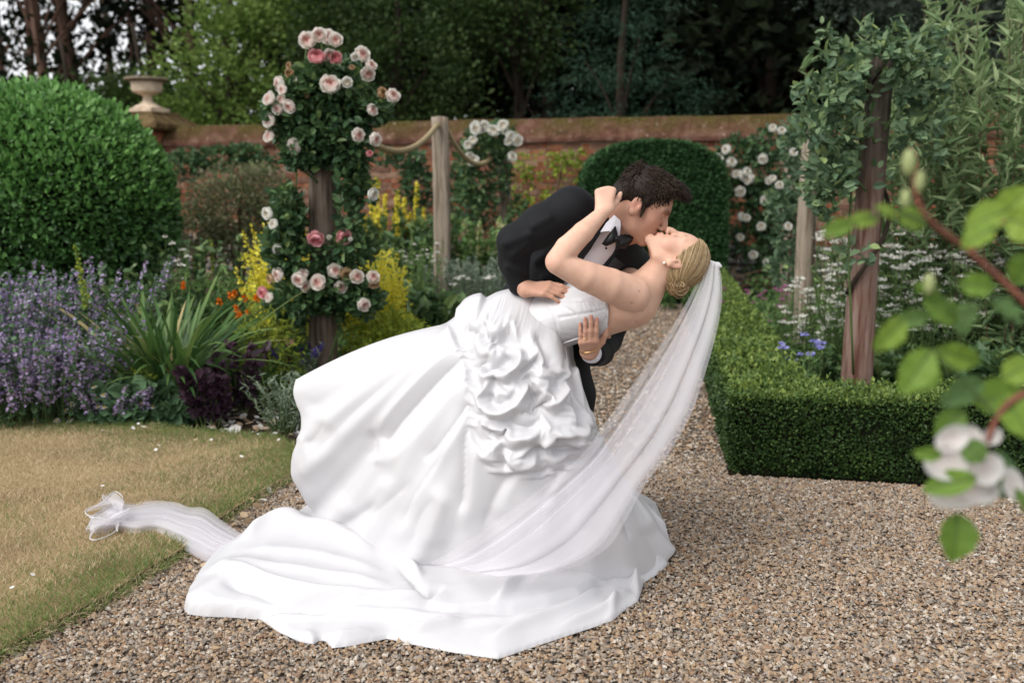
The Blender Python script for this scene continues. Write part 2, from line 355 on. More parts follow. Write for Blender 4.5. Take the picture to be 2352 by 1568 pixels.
# flint cobbles in the lower wall
def lump(nu=9, nv=6, jit=.12):
    a = np.linspace(0, 2 * np.pi, nu, endpoint=False); e = np.linspace(-np.pi / 2, np.pi / 2, nv)
    Aa, E = np.meshgrid(a, e, indexing='ij'); V = np.stack([np.cos(Aa) * np.cos(E), np.sin(Aa) * np.cos(E), np.sin(E)], -1).reshape(-1, 3)
    V = V * (1 + jit * fbm(V, 1.6, rng.uniform(0, 9)))[:, None]; return V, grid_faces(nu, nv, True)
FLINT = tmat('flint', (.10, .095, .09), .55, .4, .55, 30, .3, 80)
fl = []
for k in range(5):
    V, F = lump(); fl.append((V, F, mesh_data('flint_stone', V * np.array([.062, .045, .043]), F, FLINT, True)))
frest = []
for r_ in range(6):
    u = .05 + .06 * (r_ % 2)
    while u < WL:
        c = wp(u, .002 + rng.normal(0, .006), .06 + r_ * .094 + rng.normal(0, .008)); q = project(c[None])[0]; k = int(rng.integers(5)); sc_ = rng.uniform(.8, 1.2); rr = rng.normal(0, .25)
        if 1655 < q[0] < 1800 or 800 < q[0] < 880:
            o = link('flint_stone', fl[k][2], wall, loc=c); o.rotation_euler = (0, rr, rotz); o.scale = (sc_, 1, sc_)
        else: frest.append(((fl[k][0] * np.array([.062, .045, .043]) * sc_) @ WROT.T + c, fl[k][1]))
        u += rng.uniform(.115, .15)
V, F = cat(frest); mk('flint_course', V, F, FLINT, wall, True, kind='stuff')
# coping: sloped, mossy, in sections, over a projecting brick course
m, nt, b = new_mat('mossy_coping', .95, .1); v = coords(nt)
c1 = ramp(nt, noise_tex(nt, v, 7, 6), [(.3, (.05, .024, .017)), (.5, (.11, .05, .035)), (.7, (.17, .10, .075))])
c2 = ramp(nt, noise_tex(nt, v, 30, 5), [(.35, (.04, .032, .01)), (.7, (.10, .075, .022))])
g = N(nt, 'NewGeometry'); sx = N(nt, 'SeparateXYZ'); nt.links.new(g.outputs['Position'], sx.inputs[0])
mr = N(nt, 'MapRange'); mr.inputs[1].default_value = 1.86; mr.inputs[2].default_value = 2.1; nt.links.new(sx.outputs[2], mr.inputs[0])
ma = N(nt, 'Math', operation='MULTIPLY'); nt.links.new(mr.outputs[0], ma.inputs[0]); nt.links.new(ramp(nt, noise_tex(nt, v, 2.3, 5), [(.30, (0, 0, 0)), (.52, (1, 1, 1))]), ma.inputs[1])
c3 = mixc(nt, ma.outputs[0], c1, c2); sp = ramp(nt, noise_tex(nt, v, 26, 3), [(.66, (0, 0, 0)), (.72, (1, 1, 1))])
nt.links.new(mixc(nt, sp, c3, (.34, .30, .25)), b.inputs['Base Color']); bump(nt, b, noise_tex(nt, v, 40, 5), .7, .02); COPING = m
prof = np.array([[.075, 1.84], [.075, 1.89], [-.09, 2.13], [-.17, 2.15], [-.24, 2.14], [-.42, 1.89], [-.42, 1.84]])
u = 0.0
while u < WL:
    L = min(.46, WL - u); k = len(prof); jz = rng.normal(0, .004)
    V = np.array([wp(uu, n_, z_ + jz) for uu in (u + .002, u + L - .002) for n_, z_ in prof]); i = np.arange(k); j = (i + 1) % k
    mk('coping_stone', V, [np.stack([i, j, j + k, i + k], 1), i[None], (i + k)[None][:, ::-1]], COPING, wall, False); u += L
# pier and its stepped cap
pier = empty('wall_pier', wp(-.32, 0, 0), 'square red brick pier with stepped mossy stone cap ending the wall', 'pier')
V, F = box(wp(-.36, -.17, 1.02), (.74, .74, 2.09), WROT); mk('shaft', V, F, tmat('pier_brick', (.26, .10, .055), .95, .1, .45, 8, .4, 50), pier, False)
lv = [(1.02, 2.065), (1.10, 2.10), (1.10, 2.155), (.98, 2.20), (.74, 2.285), (.66, 2.30), (.66, 2.335), (.60, 2.35)]
V = []; 
for wd, z in lv:
    for sx_, sy_ in ((-1, -1), (1, -1), (1, 1), (-1, 1)): V.append(wp(-.36 + sx_ * wd / 2, -.17 - sy_ * wd / 2, z))
F = [[4 * i + j, 4 * i + (j + 1) % 4, 4 * i + 4 + (j + 1) % 4, 4 * i + 4 + j] for i in range(len(lv) - 1) for j in range(4)] + [[28, 29, 30, 31]]
mk('cap', np.array(V), np.array(F), tmat('mossy_cap', (.11, .075, .035), .95, .1, .6, 9, .6, 40), pier, False)
# urn: lathe
def lathe(prof, c, n=40):
    p = np.array(prof); a = np.linspace(0, 2 * np.pi, n, endpoint=False)
    V = np.stack([p[None, :, 0] * np.cos(a)[:, None], p[None, :, 0] * np.sin(a)[:, None], np.broadcast_to(p[None, :, 1], (n, len(p)))], -1).reshape(-1, 3) + np.asarray(c)
    return V, grid_faces(n, len(p), True)
uc = wp(-.36, -.17, 2.35); urn = empty('garden_urn', uc, 'pale carved stone urn with wide rim standing on the brick pier', 'urn')
STONE = tmat('urn_stone', (.58, .46, .34), .9, .15, .3, 7, .35, 50); RIMS = tmat('urn_rim_lichen', (.21, .17, .12), .95, .1, .5, 18, .5, 60)
V, F = box(uc + np.array([0, 0, .03]), (.44, .44, .06), WROT); mk('plinth', V, F, STONE, urn, False)
V, F = lathe([(.001, .06), (.215, .06), (.215, .075), (.18, .095), (.12, .12), (.075, .16), (.06, .21), (.064, .24), (.09, .245), (.09, .26)], uc); mk('foot', V, F, STONE, urn)
V, F = lathe([(.05, .255), (.14, .27), (.21, .30), (.222, .33), (.215, .345), (.228, .355), (.222, .37), (.226, .42), (.25, .455)], uc); mk('bowl', V, F, STONE, urn)
V, F = lathe([(.25, .45), (.315, .468), (.325, .485), (.315, .505), (.28, .50), (.25, .44), (.001, .42)], uc); mk('rim', V, F, RIMS, urn)

# ================================================================== posts and ropes
def wood(name, c0, c1, c2):
    m, nt, b = new_mat(name, .9, .12); v = coords(nt, (1, 1, .07)); n1 = noise_tex(nt, v, 26, 7, .7); v2 = coords(nt, (1, 1, .5)); n2 = noise_tex(nt, v2, 7, 4)
    c = mixc(nt, n2, ramp(nt, n1, [(.40, c0), (.54, c1)]), ramp(nt, n1, [(.40, c1), (.56, c2)])); nt.links.new(c, b.inputs['Base Color']); bump(nt, b, n1, .9, .02); return m
def post(base, top, r0, r1, mat, label, square=False, cracks=5):
    e = empty('timber_post', base, label, 'post', 'weathered timber posts of the rose walk')
    m_ = 26; n = 28; z = np.linspace(0, 1, m_); a = np.linspace(0, 2 * np.pi, n, endpoint=False)
    r = (r0 + (r1 - r0) * z)[:, None] * np.ones(n)[None]
    if square: r = r * np.minimum(1.25, 1 / np.maximum(np.abs(np.cos(a)), np.abs(np.sin(a))))[None] * .93
    q = np.stack([np.cos(a)[None] * 2 + z[:, None] * 0, np.sin(a)[None] * 2 + z[:, None] * 0, z[:, None] * 3 + a[None] * 0], -1).reshape(-1, 3)
    r = r * (1 + .05 * fbm(q, 1.3, base[0]).reshape(m_, n) + .025 * fbm(q * np.array([6, 6, .4]), 1, base[1]).reshape(m_, n))
    for k in range(cracks):
        a0 = rng.uniform(0, 2 * np.pi); r *= 1 - .1 * np.exp(-((np.angle(np.exp(1j * (a[None] - a0 - .25 * np.sin(3 * z[:, None] + k)))) / .09) ** 2)) * (.4 + .6 * np.sin(z[:, None] * 5 + k) ** 2)
    wob = .012 * np.stack([np.sin(z * 4 + base[0]), np.cos(z * 3), 0 * z], 1)
    C = np.asarray(base)[None] + z[:, None] * (np.asarray(top) - np.asarray(base))[None] + wob
    V = C[:, None] + np.stack([r * np.cos(a), r * np.sin(a), 0 * r], -1)
    Vv = np.vstack([V.reshape(-1, 3), C[-1:] + [0, 0, .012]]); I, J = np.meshgrid(np.arange(m_ - 1), np.arange(n), indexing='ij'); J2 = (J + 1) % n; j = np.arange(n)
    mk('shaft', Vv, [np.stack([I * n + J, I * n + J2, (I + 1) * n + J2, (I + 1) * n + J], -1).reshape(-1, 4), np.stack([(m_ - 1) * n + j, (m_ - 1) * n + (j + 1) % n, np.full(n, m_ * n)], 1)], mat, e); return e
W_GREY = wood('weathered_grey_wood', (.09, .065, .045), (.24, .19, .14), (.42, .36, .29))
W_BROWN = wood('weathered_brown_wood', (.05, .035, .026), (.17, .125, .095), (.40, .32, .26))
W_RED = wood('weathered_red_wood', (.09, .038, .027), (.18, .085, .06), (.36, .28, .235))
nt = W_RED.node_tree; b = nt.nodes['Principled BSDF']; old = b.inputs['Base Color'].links[0].from_socket; g = N(nt, 'NewGeometry'); sx = N(nt, 'SeparateXYZ'); nt.links.new(g.outputs['Position'], sx.inputs[0]); mr = N(nt, 'MapRange'); mr.inputs[1].default_value = 1.15; mr.inputs[2].default_value = 1.7; nt.links.new(sx.outputs[2], mr.inputs[0])
nt.links.new(mixc(nt, mr.outputs[0], old, ramp(nt, noise_tex(nt, coords(nt, (1, 1, .07)), 34, 6, .65), [(.3, (.05, .04, .032)), (.65, (.22, .18, .15))])), b.inputs['Base Color'])
def base_of(px, Y): p = P(px, 700, Y); return np.array([p[0], Y, -.02])
P1b, P1t = base_of(739, 6.6), P(735, 170, 6.6); post(P1b, P1t, .098, .088, W_BROWN, 'stout brown timber post wrapped in pale pink roses')
P2b, P2t = base_of(1013, 9.4), P(1011, 270, 9.4); post(P2b, P2t, .086, .080, W_GREY, 'bare pale grey timber post with rope fixed at its top', True)
P3b, P3t = base_of(1159, 11.0), P(1159, 330, 11.0); post(P3b, P3t, .075, .070, W_GREY, 'narrow grey post behind the man in black, topped by white roses', True)
P4b, P4t = base_of(1966, 5.75), P(2028, 128, 5.75); P4b = np.array([P(1962, 900, 5.75)[0], 5.75, -.02]); post(P4b, P4t, .092, .068, W_RED, 'leaning reddish timber post with a woody stem twined round it', False, 7)
P5b, P5t = base_of(1847, 7.6), P(1868, 250, 7.6); post(P5b, P5t, .075, .066, W_GREY, 'grey timber post rising among white flowers behind the box hedge')
P6b, P6t = base_of(1806, 10.2), P(1818, 305, 10.2); post(P6b, P6t, .065, .06, W_BROWN, 'thin dark post by the flint wall, half hidden under leaves')
# twisted ropes
ROPE = tmat('rope_hemp', (.36, .29, .17), .9, .1, .3, 60, .4, 200)
def rope(a, bb, sag, label, r=.024):
    a, bb = np.asarray(a), np.asarray(bb); n = 90; t = np.linspace(0, 1, n); p = a + (bb - a) * t[:, None]; p[:, 2] -= sag * 4 * t * (1 - t)
    e = empty('swag_rope', a, label, 'rope', 'ropes hung between the posts'); T_, N_, B_ = frames(p); L = np.linalg.norm(bb - a) * 1.05
    for s in range(3):
        ph = 2 * np.pi * (t * L / .16 + s / 3); q = p + r * .56 * (np.cos(ph)[:, None] * N_ + np.sin(ph)[:, None] * B_); V, F = tube(q, r * .58, 6); mk('strand', V, F, ROPE, e)
rope(P1t + [.03, 0, -.12], P2t + [-.02, -.09, -.07], .30, 'thick tan rope swagging from the rose-covered post to the bare grey post')
rope(P2t + [.05, .05, -.1], P3t + [-.02, -.05, .02], .28, 'thick tan rope dropping from the bare grey post towards the white roses')
# ================================================================== trees beyond the wall
def ell_points(n, c, r, lo=.55, flat_bottom=0.0):
    d = rdir(n); f = rng.uniform(lo ** 3, 1, n) ** (1 / 3); p = d * f[:, None]
    if flat_bottom: p[:, 2] = np.where(p[:, 2] < 0, p[:, 2] * flat_bottom, p[:, 2])
    return np.asarray(c) + p * np.asarray(r), d
LM = {
 'lime': tint_mat('leaf_light_green', [(.05, .085, .015), (.085, .135, .028), (.13, .18, .045)], .35, .55, .2, f=1.5),
 'mid': tint_mat('leaf_mid_green', [(.028, .055, .014), (.045, .085, .02), (.075, .115, .032)], .3, .55, .2, f=.68),
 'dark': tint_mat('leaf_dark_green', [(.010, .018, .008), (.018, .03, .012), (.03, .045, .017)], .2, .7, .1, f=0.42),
 'cedar': tint_mat('needle_blue_green', [(.018, .045, .026), (.03, .07, .04), (.05, .095, .055)], .15, .6, .15, f=.75),
 'grey': tint_mat('leaf_grey_green', [(.03, .045, .032), (.05, .07, .05), (.075, .095, .07)], .2, .6, .15, f=.85)}
PINE = tmat('pine_bark', (.10, .06, .044), .95, .1, .45, 5, .7, 18, (1, 1, .3))
def tree(label, x, y, tr, h, crowns, clumps, per, leaf, mat, clump_r, trunk_mat=BARK, group='trees of the wood beyond the wall', name='broadleaf_tree', tmpl=LEAF2, lean=0.0, layered=False):
    e = empty(name, (x, y, -.02), label, 'tree', group)
    t = np.linspace(0, 1, 9); ax = np.c_[x + lean * t + .12 * np.sin(t * 5 + x), y + .1 * np.sin(t * 4), h * t - .02]
    V, F = tube(ax, tr * (1 - .75 * t) + tr * .25 * np.exp(-t * 12), 10); mk('trunk', V, F, trunk_mat, e)
    vol = np.array([np.prod(r) ** .7 for c, r in crowns]); pos = []; out = []; lim = []; tint = []
    for (c, r), k in zip(crowns, np.maximum(1, np.round(clumps * vol / vol.sum())).astype(int)):
        c = np.array([x, y, 0]) + np.asarray(c); cc, dd = ell_points(k, c, r, .35)
        for q, d in zip(cc, dd):
            n = int(per * rng.uniform(.6, 1.4)); g = rng.normal(size=(n, 3)) * clump_r * np.array([1, 1, .28 if layered else .7])
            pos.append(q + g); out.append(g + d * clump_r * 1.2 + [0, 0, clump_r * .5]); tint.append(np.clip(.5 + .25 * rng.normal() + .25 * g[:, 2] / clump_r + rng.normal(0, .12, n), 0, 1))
            if rng.uniform() < .3: lim.append(q)
    foliage('crown', np.vstack(pos), np.vstack(out), leaf, mat, e, tmpl, spread=.7, up=.5, tint=np.concatenate(tint), droop=.5 if layered else .1)
    parts = []
    for q in lim[:14]:
        k = np.clip((q[2] - .8) / h, .1, .92); a0 = np.array([np.interp(k * .8, t, ax[:, i]) for i in range(3)]); mid = (a0 + q) / 2 + [0, 0, .15]
        parts.append(tube(resample([a0, mid, q], 6), np.linspace(tr * .3, tr * .06, 6), 5))
    if parts: V, F = cat(parts); mk('limb', V, F, trunk_mat, e, kind='stuff')
    return e
def X(px, Y): return float(P(px, 300, Y)[0])
def Z(py, Y): return float(P(1176, py, Y)[2])
# front row, each one recognisable
tree('bushy light green tree with loose leaves behind the wall, next to the urn', X(545, 18.5), 18.5, .14, 4.6, [((0, 0, 3.0), (1.35, 1.1, 1.5)), ((-.9, .2, 2.2), (.9, .9, .8)), ((.75, 0, 2.2), (1.0, .9, .9)), ((.3, .4, 4.4), (1.2, 1, 1.0))], 120, 90, .10, LM['lime'], .27)
tree('mid green leafy tree behind the wall, between the pink roses and the bare post', X(905, 18), 18, .13, 5.2, [((0, 0, 2.9), (1.25, 1, 1.3)), ((.8, 0, 2.4), (1.0, .8, .8)), ((-.7, .3, 4.3), (1.3, 1, 1.2))], 120, 85, .095, LM['mid'], .25)
tree('young cedar with drooping blue-green boughs above the clipped yew', X(1440, 17), 17, .12, 5.5, [((0, 0, 2.5), (1.45, .9, .65)), ((-.2, 0, 3.3), (1.15, .8, .6)), ((.35, 0, 2.15), (1.5, .9, .4)), ((0, 0, 4.3), (.8, .7, .8))], 85, 75, .10, LM['cedar'], .27, name='cedar_tree', tmpl=NARROW, layered=True)
tree('grey-green tree behind the wall above the twined red post', X(2190, 15), 15, .14, 5.5, [((0, 0, 3.35), (1.5, 1, .8)), ((-.7, .2, 4.3), (1.4, 1, .8)), ((.9, 0, 2.7), (1.0, .9, .8))], 110, 90, .085, LM['grey'], .24)
tree('low dark bushy tree behind the domed bush', X(150, 19.5), 19.5, .12, 4.0, [((0, 0, 2.3), (1.9, 1, .75)), ((1.3, .3, 2.4), (.9, .9, .8))], 100, 80, .11, LM['mid'], .26)
tree('dark green shrubby tree just behind the stone urn', X(330, 20.5), 20.5, .12, 4.4, [((0, 0, 2.5), (1.1, .9, .9)), ((1.0, .3, 2.6), (1.0, .8, .9)), ((-.9, .2, 2.3), (.8, .8, .6))], 95, 80, .11, LM['mid'], .25)
tree('dark green tree with hanging sprays above the white roses on the wall', X(1180, 20), 20, .15, 7, [((0, 0, 4.6), (1.3, 1, 1.2)), ((-.9, 0, 4.2), (.9, .9, .9))], 80, 80, .10, LM['mid'], .26)
# bare-stemmed pines with sky between them
for px, Y, tr, ln in ((60, 27, .13, .3), (108, 25, .17, -.3), (182, 26, .20, -.5), (245, 31, .14, .2), (362, 27, .18, .1), (388, 30, .14, 0), (455, 26, .17, -.35), (525, 33, .15, .2), (300, 34, .13, .1), (20, 33, .14, 0), (620, 31, .14, .1), (150, 38, .15, .1), (430, 40, .15, -.1)):
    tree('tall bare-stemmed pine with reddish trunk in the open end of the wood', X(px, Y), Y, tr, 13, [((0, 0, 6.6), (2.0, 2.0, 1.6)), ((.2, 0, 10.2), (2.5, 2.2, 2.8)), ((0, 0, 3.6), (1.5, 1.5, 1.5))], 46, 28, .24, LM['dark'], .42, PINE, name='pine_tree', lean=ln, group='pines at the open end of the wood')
# the dark heart of the wood
k = 0
for px, Y, zb in ((700, 25, 1.0), (800, 30, 2.2), (980, 26, 2.8), (1110, 32, 2.6), (1250, 25, 2.6), (1400, 30, 2.2), (1530, 25, 2.0), (1650, 29, .8), (1760, 23, .6), (1880, 27, .6), (2010, 22, .8), (2150, 27, .8), (2300, 23, 1.2), (2440, 28, .6), (760, 38, .6), (1040, 39, 2.4), (1330, 38, 1.6), (1620, 38, .6), (1900, 36, .5), (2200, 37, .5)):
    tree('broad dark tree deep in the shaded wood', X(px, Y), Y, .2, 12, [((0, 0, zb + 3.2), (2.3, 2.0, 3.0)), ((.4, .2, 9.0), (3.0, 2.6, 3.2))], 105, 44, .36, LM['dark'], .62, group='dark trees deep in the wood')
pos = np.c_[rng.uniform(-9, 34, 14000), rng.uniform(44, 52, 14000), rng.uniform(0, 11, 14000)]
pos = pos[(pos[:, 0] > -5) | (rng.uniform(0, 1, len(pos)) < .06)]
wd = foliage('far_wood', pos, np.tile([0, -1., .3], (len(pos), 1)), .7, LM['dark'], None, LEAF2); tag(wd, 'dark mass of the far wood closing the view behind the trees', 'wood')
pos = np.c_[rng.uniform(-16, 16, 9000), rng.uniform(17.5, 30, 9000), rng.uniform(0, 1.0, 9000) * rng.uniform(.5, 1.6, 9000)]
ug = foliage('undergrowth', pos, np.tile([0, -.4, 1.], (len(pos), 1)), .2, LM['mid'], None, LEAF2); tag(ug, 'low green undergrowth on the floor of the wood', 'undergrowth')
# ================================================================== hedges, shrubs, flowers
LM.update({
 'bay': tint_mat('leaf_bay', [(.016, .042, .012), (.03, .075, .018), (.055, .125, .03), (.10, .19, .055)], .2, .38, .45, f=1.95),
 'box': tint_mat('leaf_box', [(.016, .034, .01), (.03, .058, .015), (.06, .10, .022), (.13, .17, .035)], .25, .45, .35, f=1.6),
 'yew': tint_mat('leaf_yew', [(.010, .028, .010), (.018, .045, .015), (.035, .07, .022)], .1, .6, .2, f=2.0),
 'rose': tint_mat('leaf_rose', [(.014, .036, .016), (.028, .06, .024), (.05, .09, .035), (.10, .14, .045)], .25, .42, .4, f=1.65),
 'rosepale': tint_mat('leaf_rose_grey', [(.035, .065, .035), (.06, .10, .055), (.10, .145, .075), (.17, .22, .08)], .3, .5, .3, f=1.7),
 'herb': tint_mat('leaf_herb', [(.025, .055, .02), (.045, .09, .03), (.08, .135, .045), (.12, .17, .06)], .3, .55, .2, f=1.95),
 'olive': tint_mat('leaf_olive', [(.05, .065, .03), (.085, .10, .045), (.095, .085, .055), (.13, .14, .06)], .3, .6, .2, f=1.8),
 'gold': tint_mat('leaf_gold', [(.22, .30, .04), (.48, .48, .05), (.68, .60, .07), (.76, .68, .12)], .35, .5, .2, f=1.1),
 'chart': tint_mat('leaf_chartreuse', [(.08, .13, .02), (.17, .22, .03), (.30, .32, .05)], .35, .5, .2, f=1.3),
 'strap': tint_mat('leaf_strap', [(.02, .05, .015), (.035, .08, .02), (.065, .12, .03), (.12, .16, .05), (.30, .24, .11)], .25, .45, .35, f=1.5),
 'plum': tint_mat('leaf_plum', [(.018, .010, .018), (.032, .016, .027), (.05, .022, .036)], .15, .45, .35, f=1.5),
 'mantle': tint_mat('leaf_mantle', [(.035, .07, .035), (.06, .11, .055), (.09, .15, .075)], .25, .6, .2, f=1.7),
 'silver': tint_mat('leaf_silver', [(.10, .13, .10), (.16, .20, .15), (.24, .28, .21)], .25, .7, .15, f=1.4),
 'bud': tint_mat('leaf_long_grey', [(.05, .085, .035), (.08, .13, .055), (.125, .18, .08), (.22, .26, .14)], .3, .55, .25, f=1.55),
 'catmint': tint_mat('petal_violet', [(.22, .16, .31), (.36, .28, .47), (.50, .41, .60), (.30, .21, .28)], .3, .6, .1),
 'lav': tint_mat('petal_lavender', [(.05, .035, .17), (.09, .06, .28), (.15, .11, .36)], .2, .6, .1),
 'lilac': tint_mat('petal_lilac_blue', [(.22, .22, .50), (.34, .33, .64)], .3, .6, .1),
 'mullein': tint_mat('petal_yellow', [(.66, .56, .06), (.78, .70, .12)], .3, .6, .1),
 'white': tint_mat('petal_white', [(.70, .66, .58), (.82, .80, .74)], .3, .6, .1),
 'cream': tint_mat('petal_cream_green', [(.40, .42, .20), (.62, .58, .34)], .3, .6, .1),
 'orange': tint_mat('petal_orange', [(.62, .13, .012), (.75, .24, .02)], .3, .6, .1),
 'magenta': tint_mat('petal_magenta', [(.38, .07, .24), (.50, .18, .38)], .3, .6, .1)})
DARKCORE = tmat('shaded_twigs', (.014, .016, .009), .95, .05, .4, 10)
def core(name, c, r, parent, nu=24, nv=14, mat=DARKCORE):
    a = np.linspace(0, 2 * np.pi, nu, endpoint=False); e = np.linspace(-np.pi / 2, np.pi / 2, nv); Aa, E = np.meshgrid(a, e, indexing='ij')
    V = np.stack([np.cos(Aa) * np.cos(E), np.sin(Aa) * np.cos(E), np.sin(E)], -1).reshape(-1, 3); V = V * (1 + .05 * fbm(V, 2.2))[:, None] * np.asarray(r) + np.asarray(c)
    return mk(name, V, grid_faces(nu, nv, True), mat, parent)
def heads(pos, n, r, mat, parent, name='blossom', tmpl=LEAF2, size=.02, tint=None):
    """many small florets round each centre"""
    p = np.repeat(pos, n, 0); d = rdir(len(p)); d[:, 2] = np.abs(d[:, 2]) * .8; return foliage(name, p + d * np.asarray(r) * rng.uniform(.2, 1, (len(p), 1)), d, size, mat, parent, tmpl, .5, .6, tint)
def shrub(name, label, cat_, c, r, n, leaf, mat, tmpl=LEAF2, lo=.75, rough=.12, rs=2.5, spread=.8, up=.4, stemz=0.0, with_core=False, group=None, droop=0.0, topbias=.0):
    c = np.asarray(c, float); r = np.asarray(r, float); e = empty(name, (c[0], c[1], stemz), label, cat_, group)
    p, d = ell_points(n, (0, 0, 0), (1, 1, 1), lo); p = p * (1 + rough * fbm(unit(p), rs, c[0]) + rough * .6 * fbm(unit(p), rs * 3, c[1]))[:, None]
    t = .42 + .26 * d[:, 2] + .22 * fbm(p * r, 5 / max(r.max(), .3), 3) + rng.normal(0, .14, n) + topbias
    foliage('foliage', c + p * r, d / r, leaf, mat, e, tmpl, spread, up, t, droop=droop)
    if with_core: core('twig_core', c, r * .8, e)
    parts = []
    for k in range(7):
        q = c + rdir(1)[0] * r * .6; b0 = np.array([c[0] + rng.normal(0, .04), c[1] + rng.normal(0, .04), stemz]); parts.append(tube(resample([b0, (b0 + q) / 2 + [0, 0, .05], q], 6), np.linspace(.012, .003, 6), 5))
    V, F = cat(parts); mk('stem', V, F, TWIG, e); return e
# --- clipped dome of bay
dc = np.array([X(95, 8.3), 8.3, Z(478, 8.3)]); e = empty('domed_bush', (dc[0], dc[1], 0), 'big clipped dome of glossy green leaves in front of the pier', 'bush')
p, d = ell_points(46000, (0, 0, 0), (1, 1, 1), .9); keep = (d[:, 1] < .35) & (p[:, 2] > -1.15); p, d = p[keep], d[keep]; rr = np.array([1.06, 1.0, .985])
p = p * (1 + .022 * fbm(d, 3.2) + .018 * fbm(d, 11))[:, None]; w_ = dc + p * rr; low = p[:, 2] < 0; w_[low, 2] = dc[2] + p[low, 2] * 1.12
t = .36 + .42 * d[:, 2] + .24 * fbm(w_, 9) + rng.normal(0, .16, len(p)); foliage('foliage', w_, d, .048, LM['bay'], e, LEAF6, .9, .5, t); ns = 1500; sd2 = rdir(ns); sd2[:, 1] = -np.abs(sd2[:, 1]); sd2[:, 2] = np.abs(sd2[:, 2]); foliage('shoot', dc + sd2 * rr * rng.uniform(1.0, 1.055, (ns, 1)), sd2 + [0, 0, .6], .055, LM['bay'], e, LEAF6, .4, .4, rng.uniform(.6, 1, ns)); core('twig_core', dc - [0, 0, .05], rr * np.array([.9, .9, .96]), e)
V, F = tube([dc * [1, 1, 0], dc], [.08, .05], 8); mk('trunk', V, F, BARK, e)
# --- box hedge: a front run and a run back along the path
HH = .385
fa, fb = G(1672, 1088)[:2], G(3000, 1158)[:2]; fd = unit(fb - fa); fn = np.array([-fd[1], fd[0]])
sb = G(1572, 690)[:2]; sdv = unit(sb - fa); sn = np.array([sdv[1], -sdv[0]])
def hedge_run(label, a, L, d_, n_, wid, count, leaf, cap0=True):
    e = empty('box_hedge', (*(a + d_ * L / 2), 0), label, 'hedge', 'clipped low box hedge')
    u = rng.uniform(0, L, count); kind = rng.choice(3, count, p=[.42, .40, .18]); s = rng.uniform(0, 1, count); q = np.zeros((count, 3)); nn = np.zeros((count, 3))
    f = kind == 0; q[f] = np.c_[a + d_ * u[f, None], s[f] * HH]; nn[f] = [*(-n_), 0]
    f = kind == 1; q[f] = np.c_[a + d_ * u[f, None] + n_ * (s[f] * wid)[:, None], np.full(f.sum(), HH)]; nn[f] = [0, 0, 1]
    f = kind == 2; q[f] = np.c_[np.tile(a, (f.sum(), 1)) + n_ * (s[f] * wid)[:, None], rng.uniform(0, HH, f.sum())]; nn[f] = [*(-d_), 0]
    low = 1 - q[:, 2] / HH; q = q + nn * (.022 * fbm(q, 7, 2) + .012 * fbm(q, 22) - .035 * np.clip(1 - q[:, 2] / .06, 0, 1) + rng.uniform(-.02, .012, count))[:, None]
    edge = .02 * np.clip((q[:, 2] - HH + .05) / .05, 0, 1); q[:, 2] += .012 * fbm(q, 5, 4) * (kind == 1)
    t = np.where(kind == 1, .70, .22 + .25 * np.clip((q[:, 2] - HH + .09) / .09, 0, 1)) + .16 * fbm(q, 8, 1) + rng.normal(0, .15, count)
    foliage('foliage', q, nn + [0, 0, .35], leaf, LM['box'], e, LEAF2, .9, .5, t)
    ns = 1600; us = rng.uniform(0, L, ns); ws = rng.uniform(0, wid, ns); sp = np.c_[a + d_ * us[:, None] + n_ * ws[:, None], HH + rng.uniform(.0, .03, ns) ** 1.0]; foliage('shoot', sp, np.tile([0, 0, 1.], (ns, 1)), leaf * 1.25, LM['box'], e, LEAF2, .6, .3, rng.uniform(.55, 1, ns))
    i = .03; c4 = [a + d_ * i + n_ * i, a + d_ * (L - i) + n_ * i, a + d_ * (L - i) + n_ * (wid - i), a + d_ * i + n_ * (wid - i)]
    V = np.array([[*c, z] for z in (-.01, HH - .03) for c in c4]); mk('twig_core', V, np.array([[0, 1, 5, 4], [1, 2, 6, 5], [2, 3, 7, 6], [3, 0, 4, 7], [4, 5, 6, 7]]), DARKCORE, e, False); return e
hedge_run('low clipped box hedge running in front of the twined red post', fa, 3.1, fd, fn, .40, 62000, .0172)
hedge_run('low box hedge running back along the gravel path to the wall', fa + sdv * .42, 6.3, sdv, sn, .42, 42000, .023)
# --- clipped yew with rounded top at the end of the path
yc = np.array([X(1499, 11.4), 11.4]); YW, YZ, YD = .80, Z(326, 11.4), .42; e = empty('clipped_yew', (*yc, 0), 'dark green clipped yew with rounded top against the wall', 'topiary')
n = 32000; s = rng.uniform(0, 1, n); kind = rng.uniform(0, 1, n) < .72; zz = YZ * rng.uniform(0, 1, n) ** .9
def halfw(z): return YW * (1 - np.clip((z - YZ + .55) / .55, 0, 1) ** 2.4) ** (1 / 2.4)
hw = halfw(zz); q = np.zeros((n, 3)); nn = np.zeros((n, 3)); u = rng.uniform(-1, 1, n); q[:] = np.c_[yc[0] + u * hw, np.full(n, yc[1] - YD), zz]; nn[:] = [0, -1, .1]
th = rng.uniform(0, np.pi, n); f = ~kind; topz = YZ - .55 + .55 * np.abs(np.sin(th)) ** .833; sx2 = np.sign(np.cos(th)) * YW * np.abs(np.cos(th)) ** .833
low = rng.uniform(0, 1, n) < .45; topz = np.where(low, rng.uniform(0, YZ - .5, n), topz); sx2 = np.where(low, np.sign(np.cos(th)) * YW, sx2)
q[f] = np.c_[yc[0] + sx2, yc[1] + rng.uniform(-YD, YD, n), topz][f]; nn[f] = np.c_[np.sign(sx2) * np.abs(np.cos(th)), 0 * th, np.where(low, 0, np.sin(th))][f]
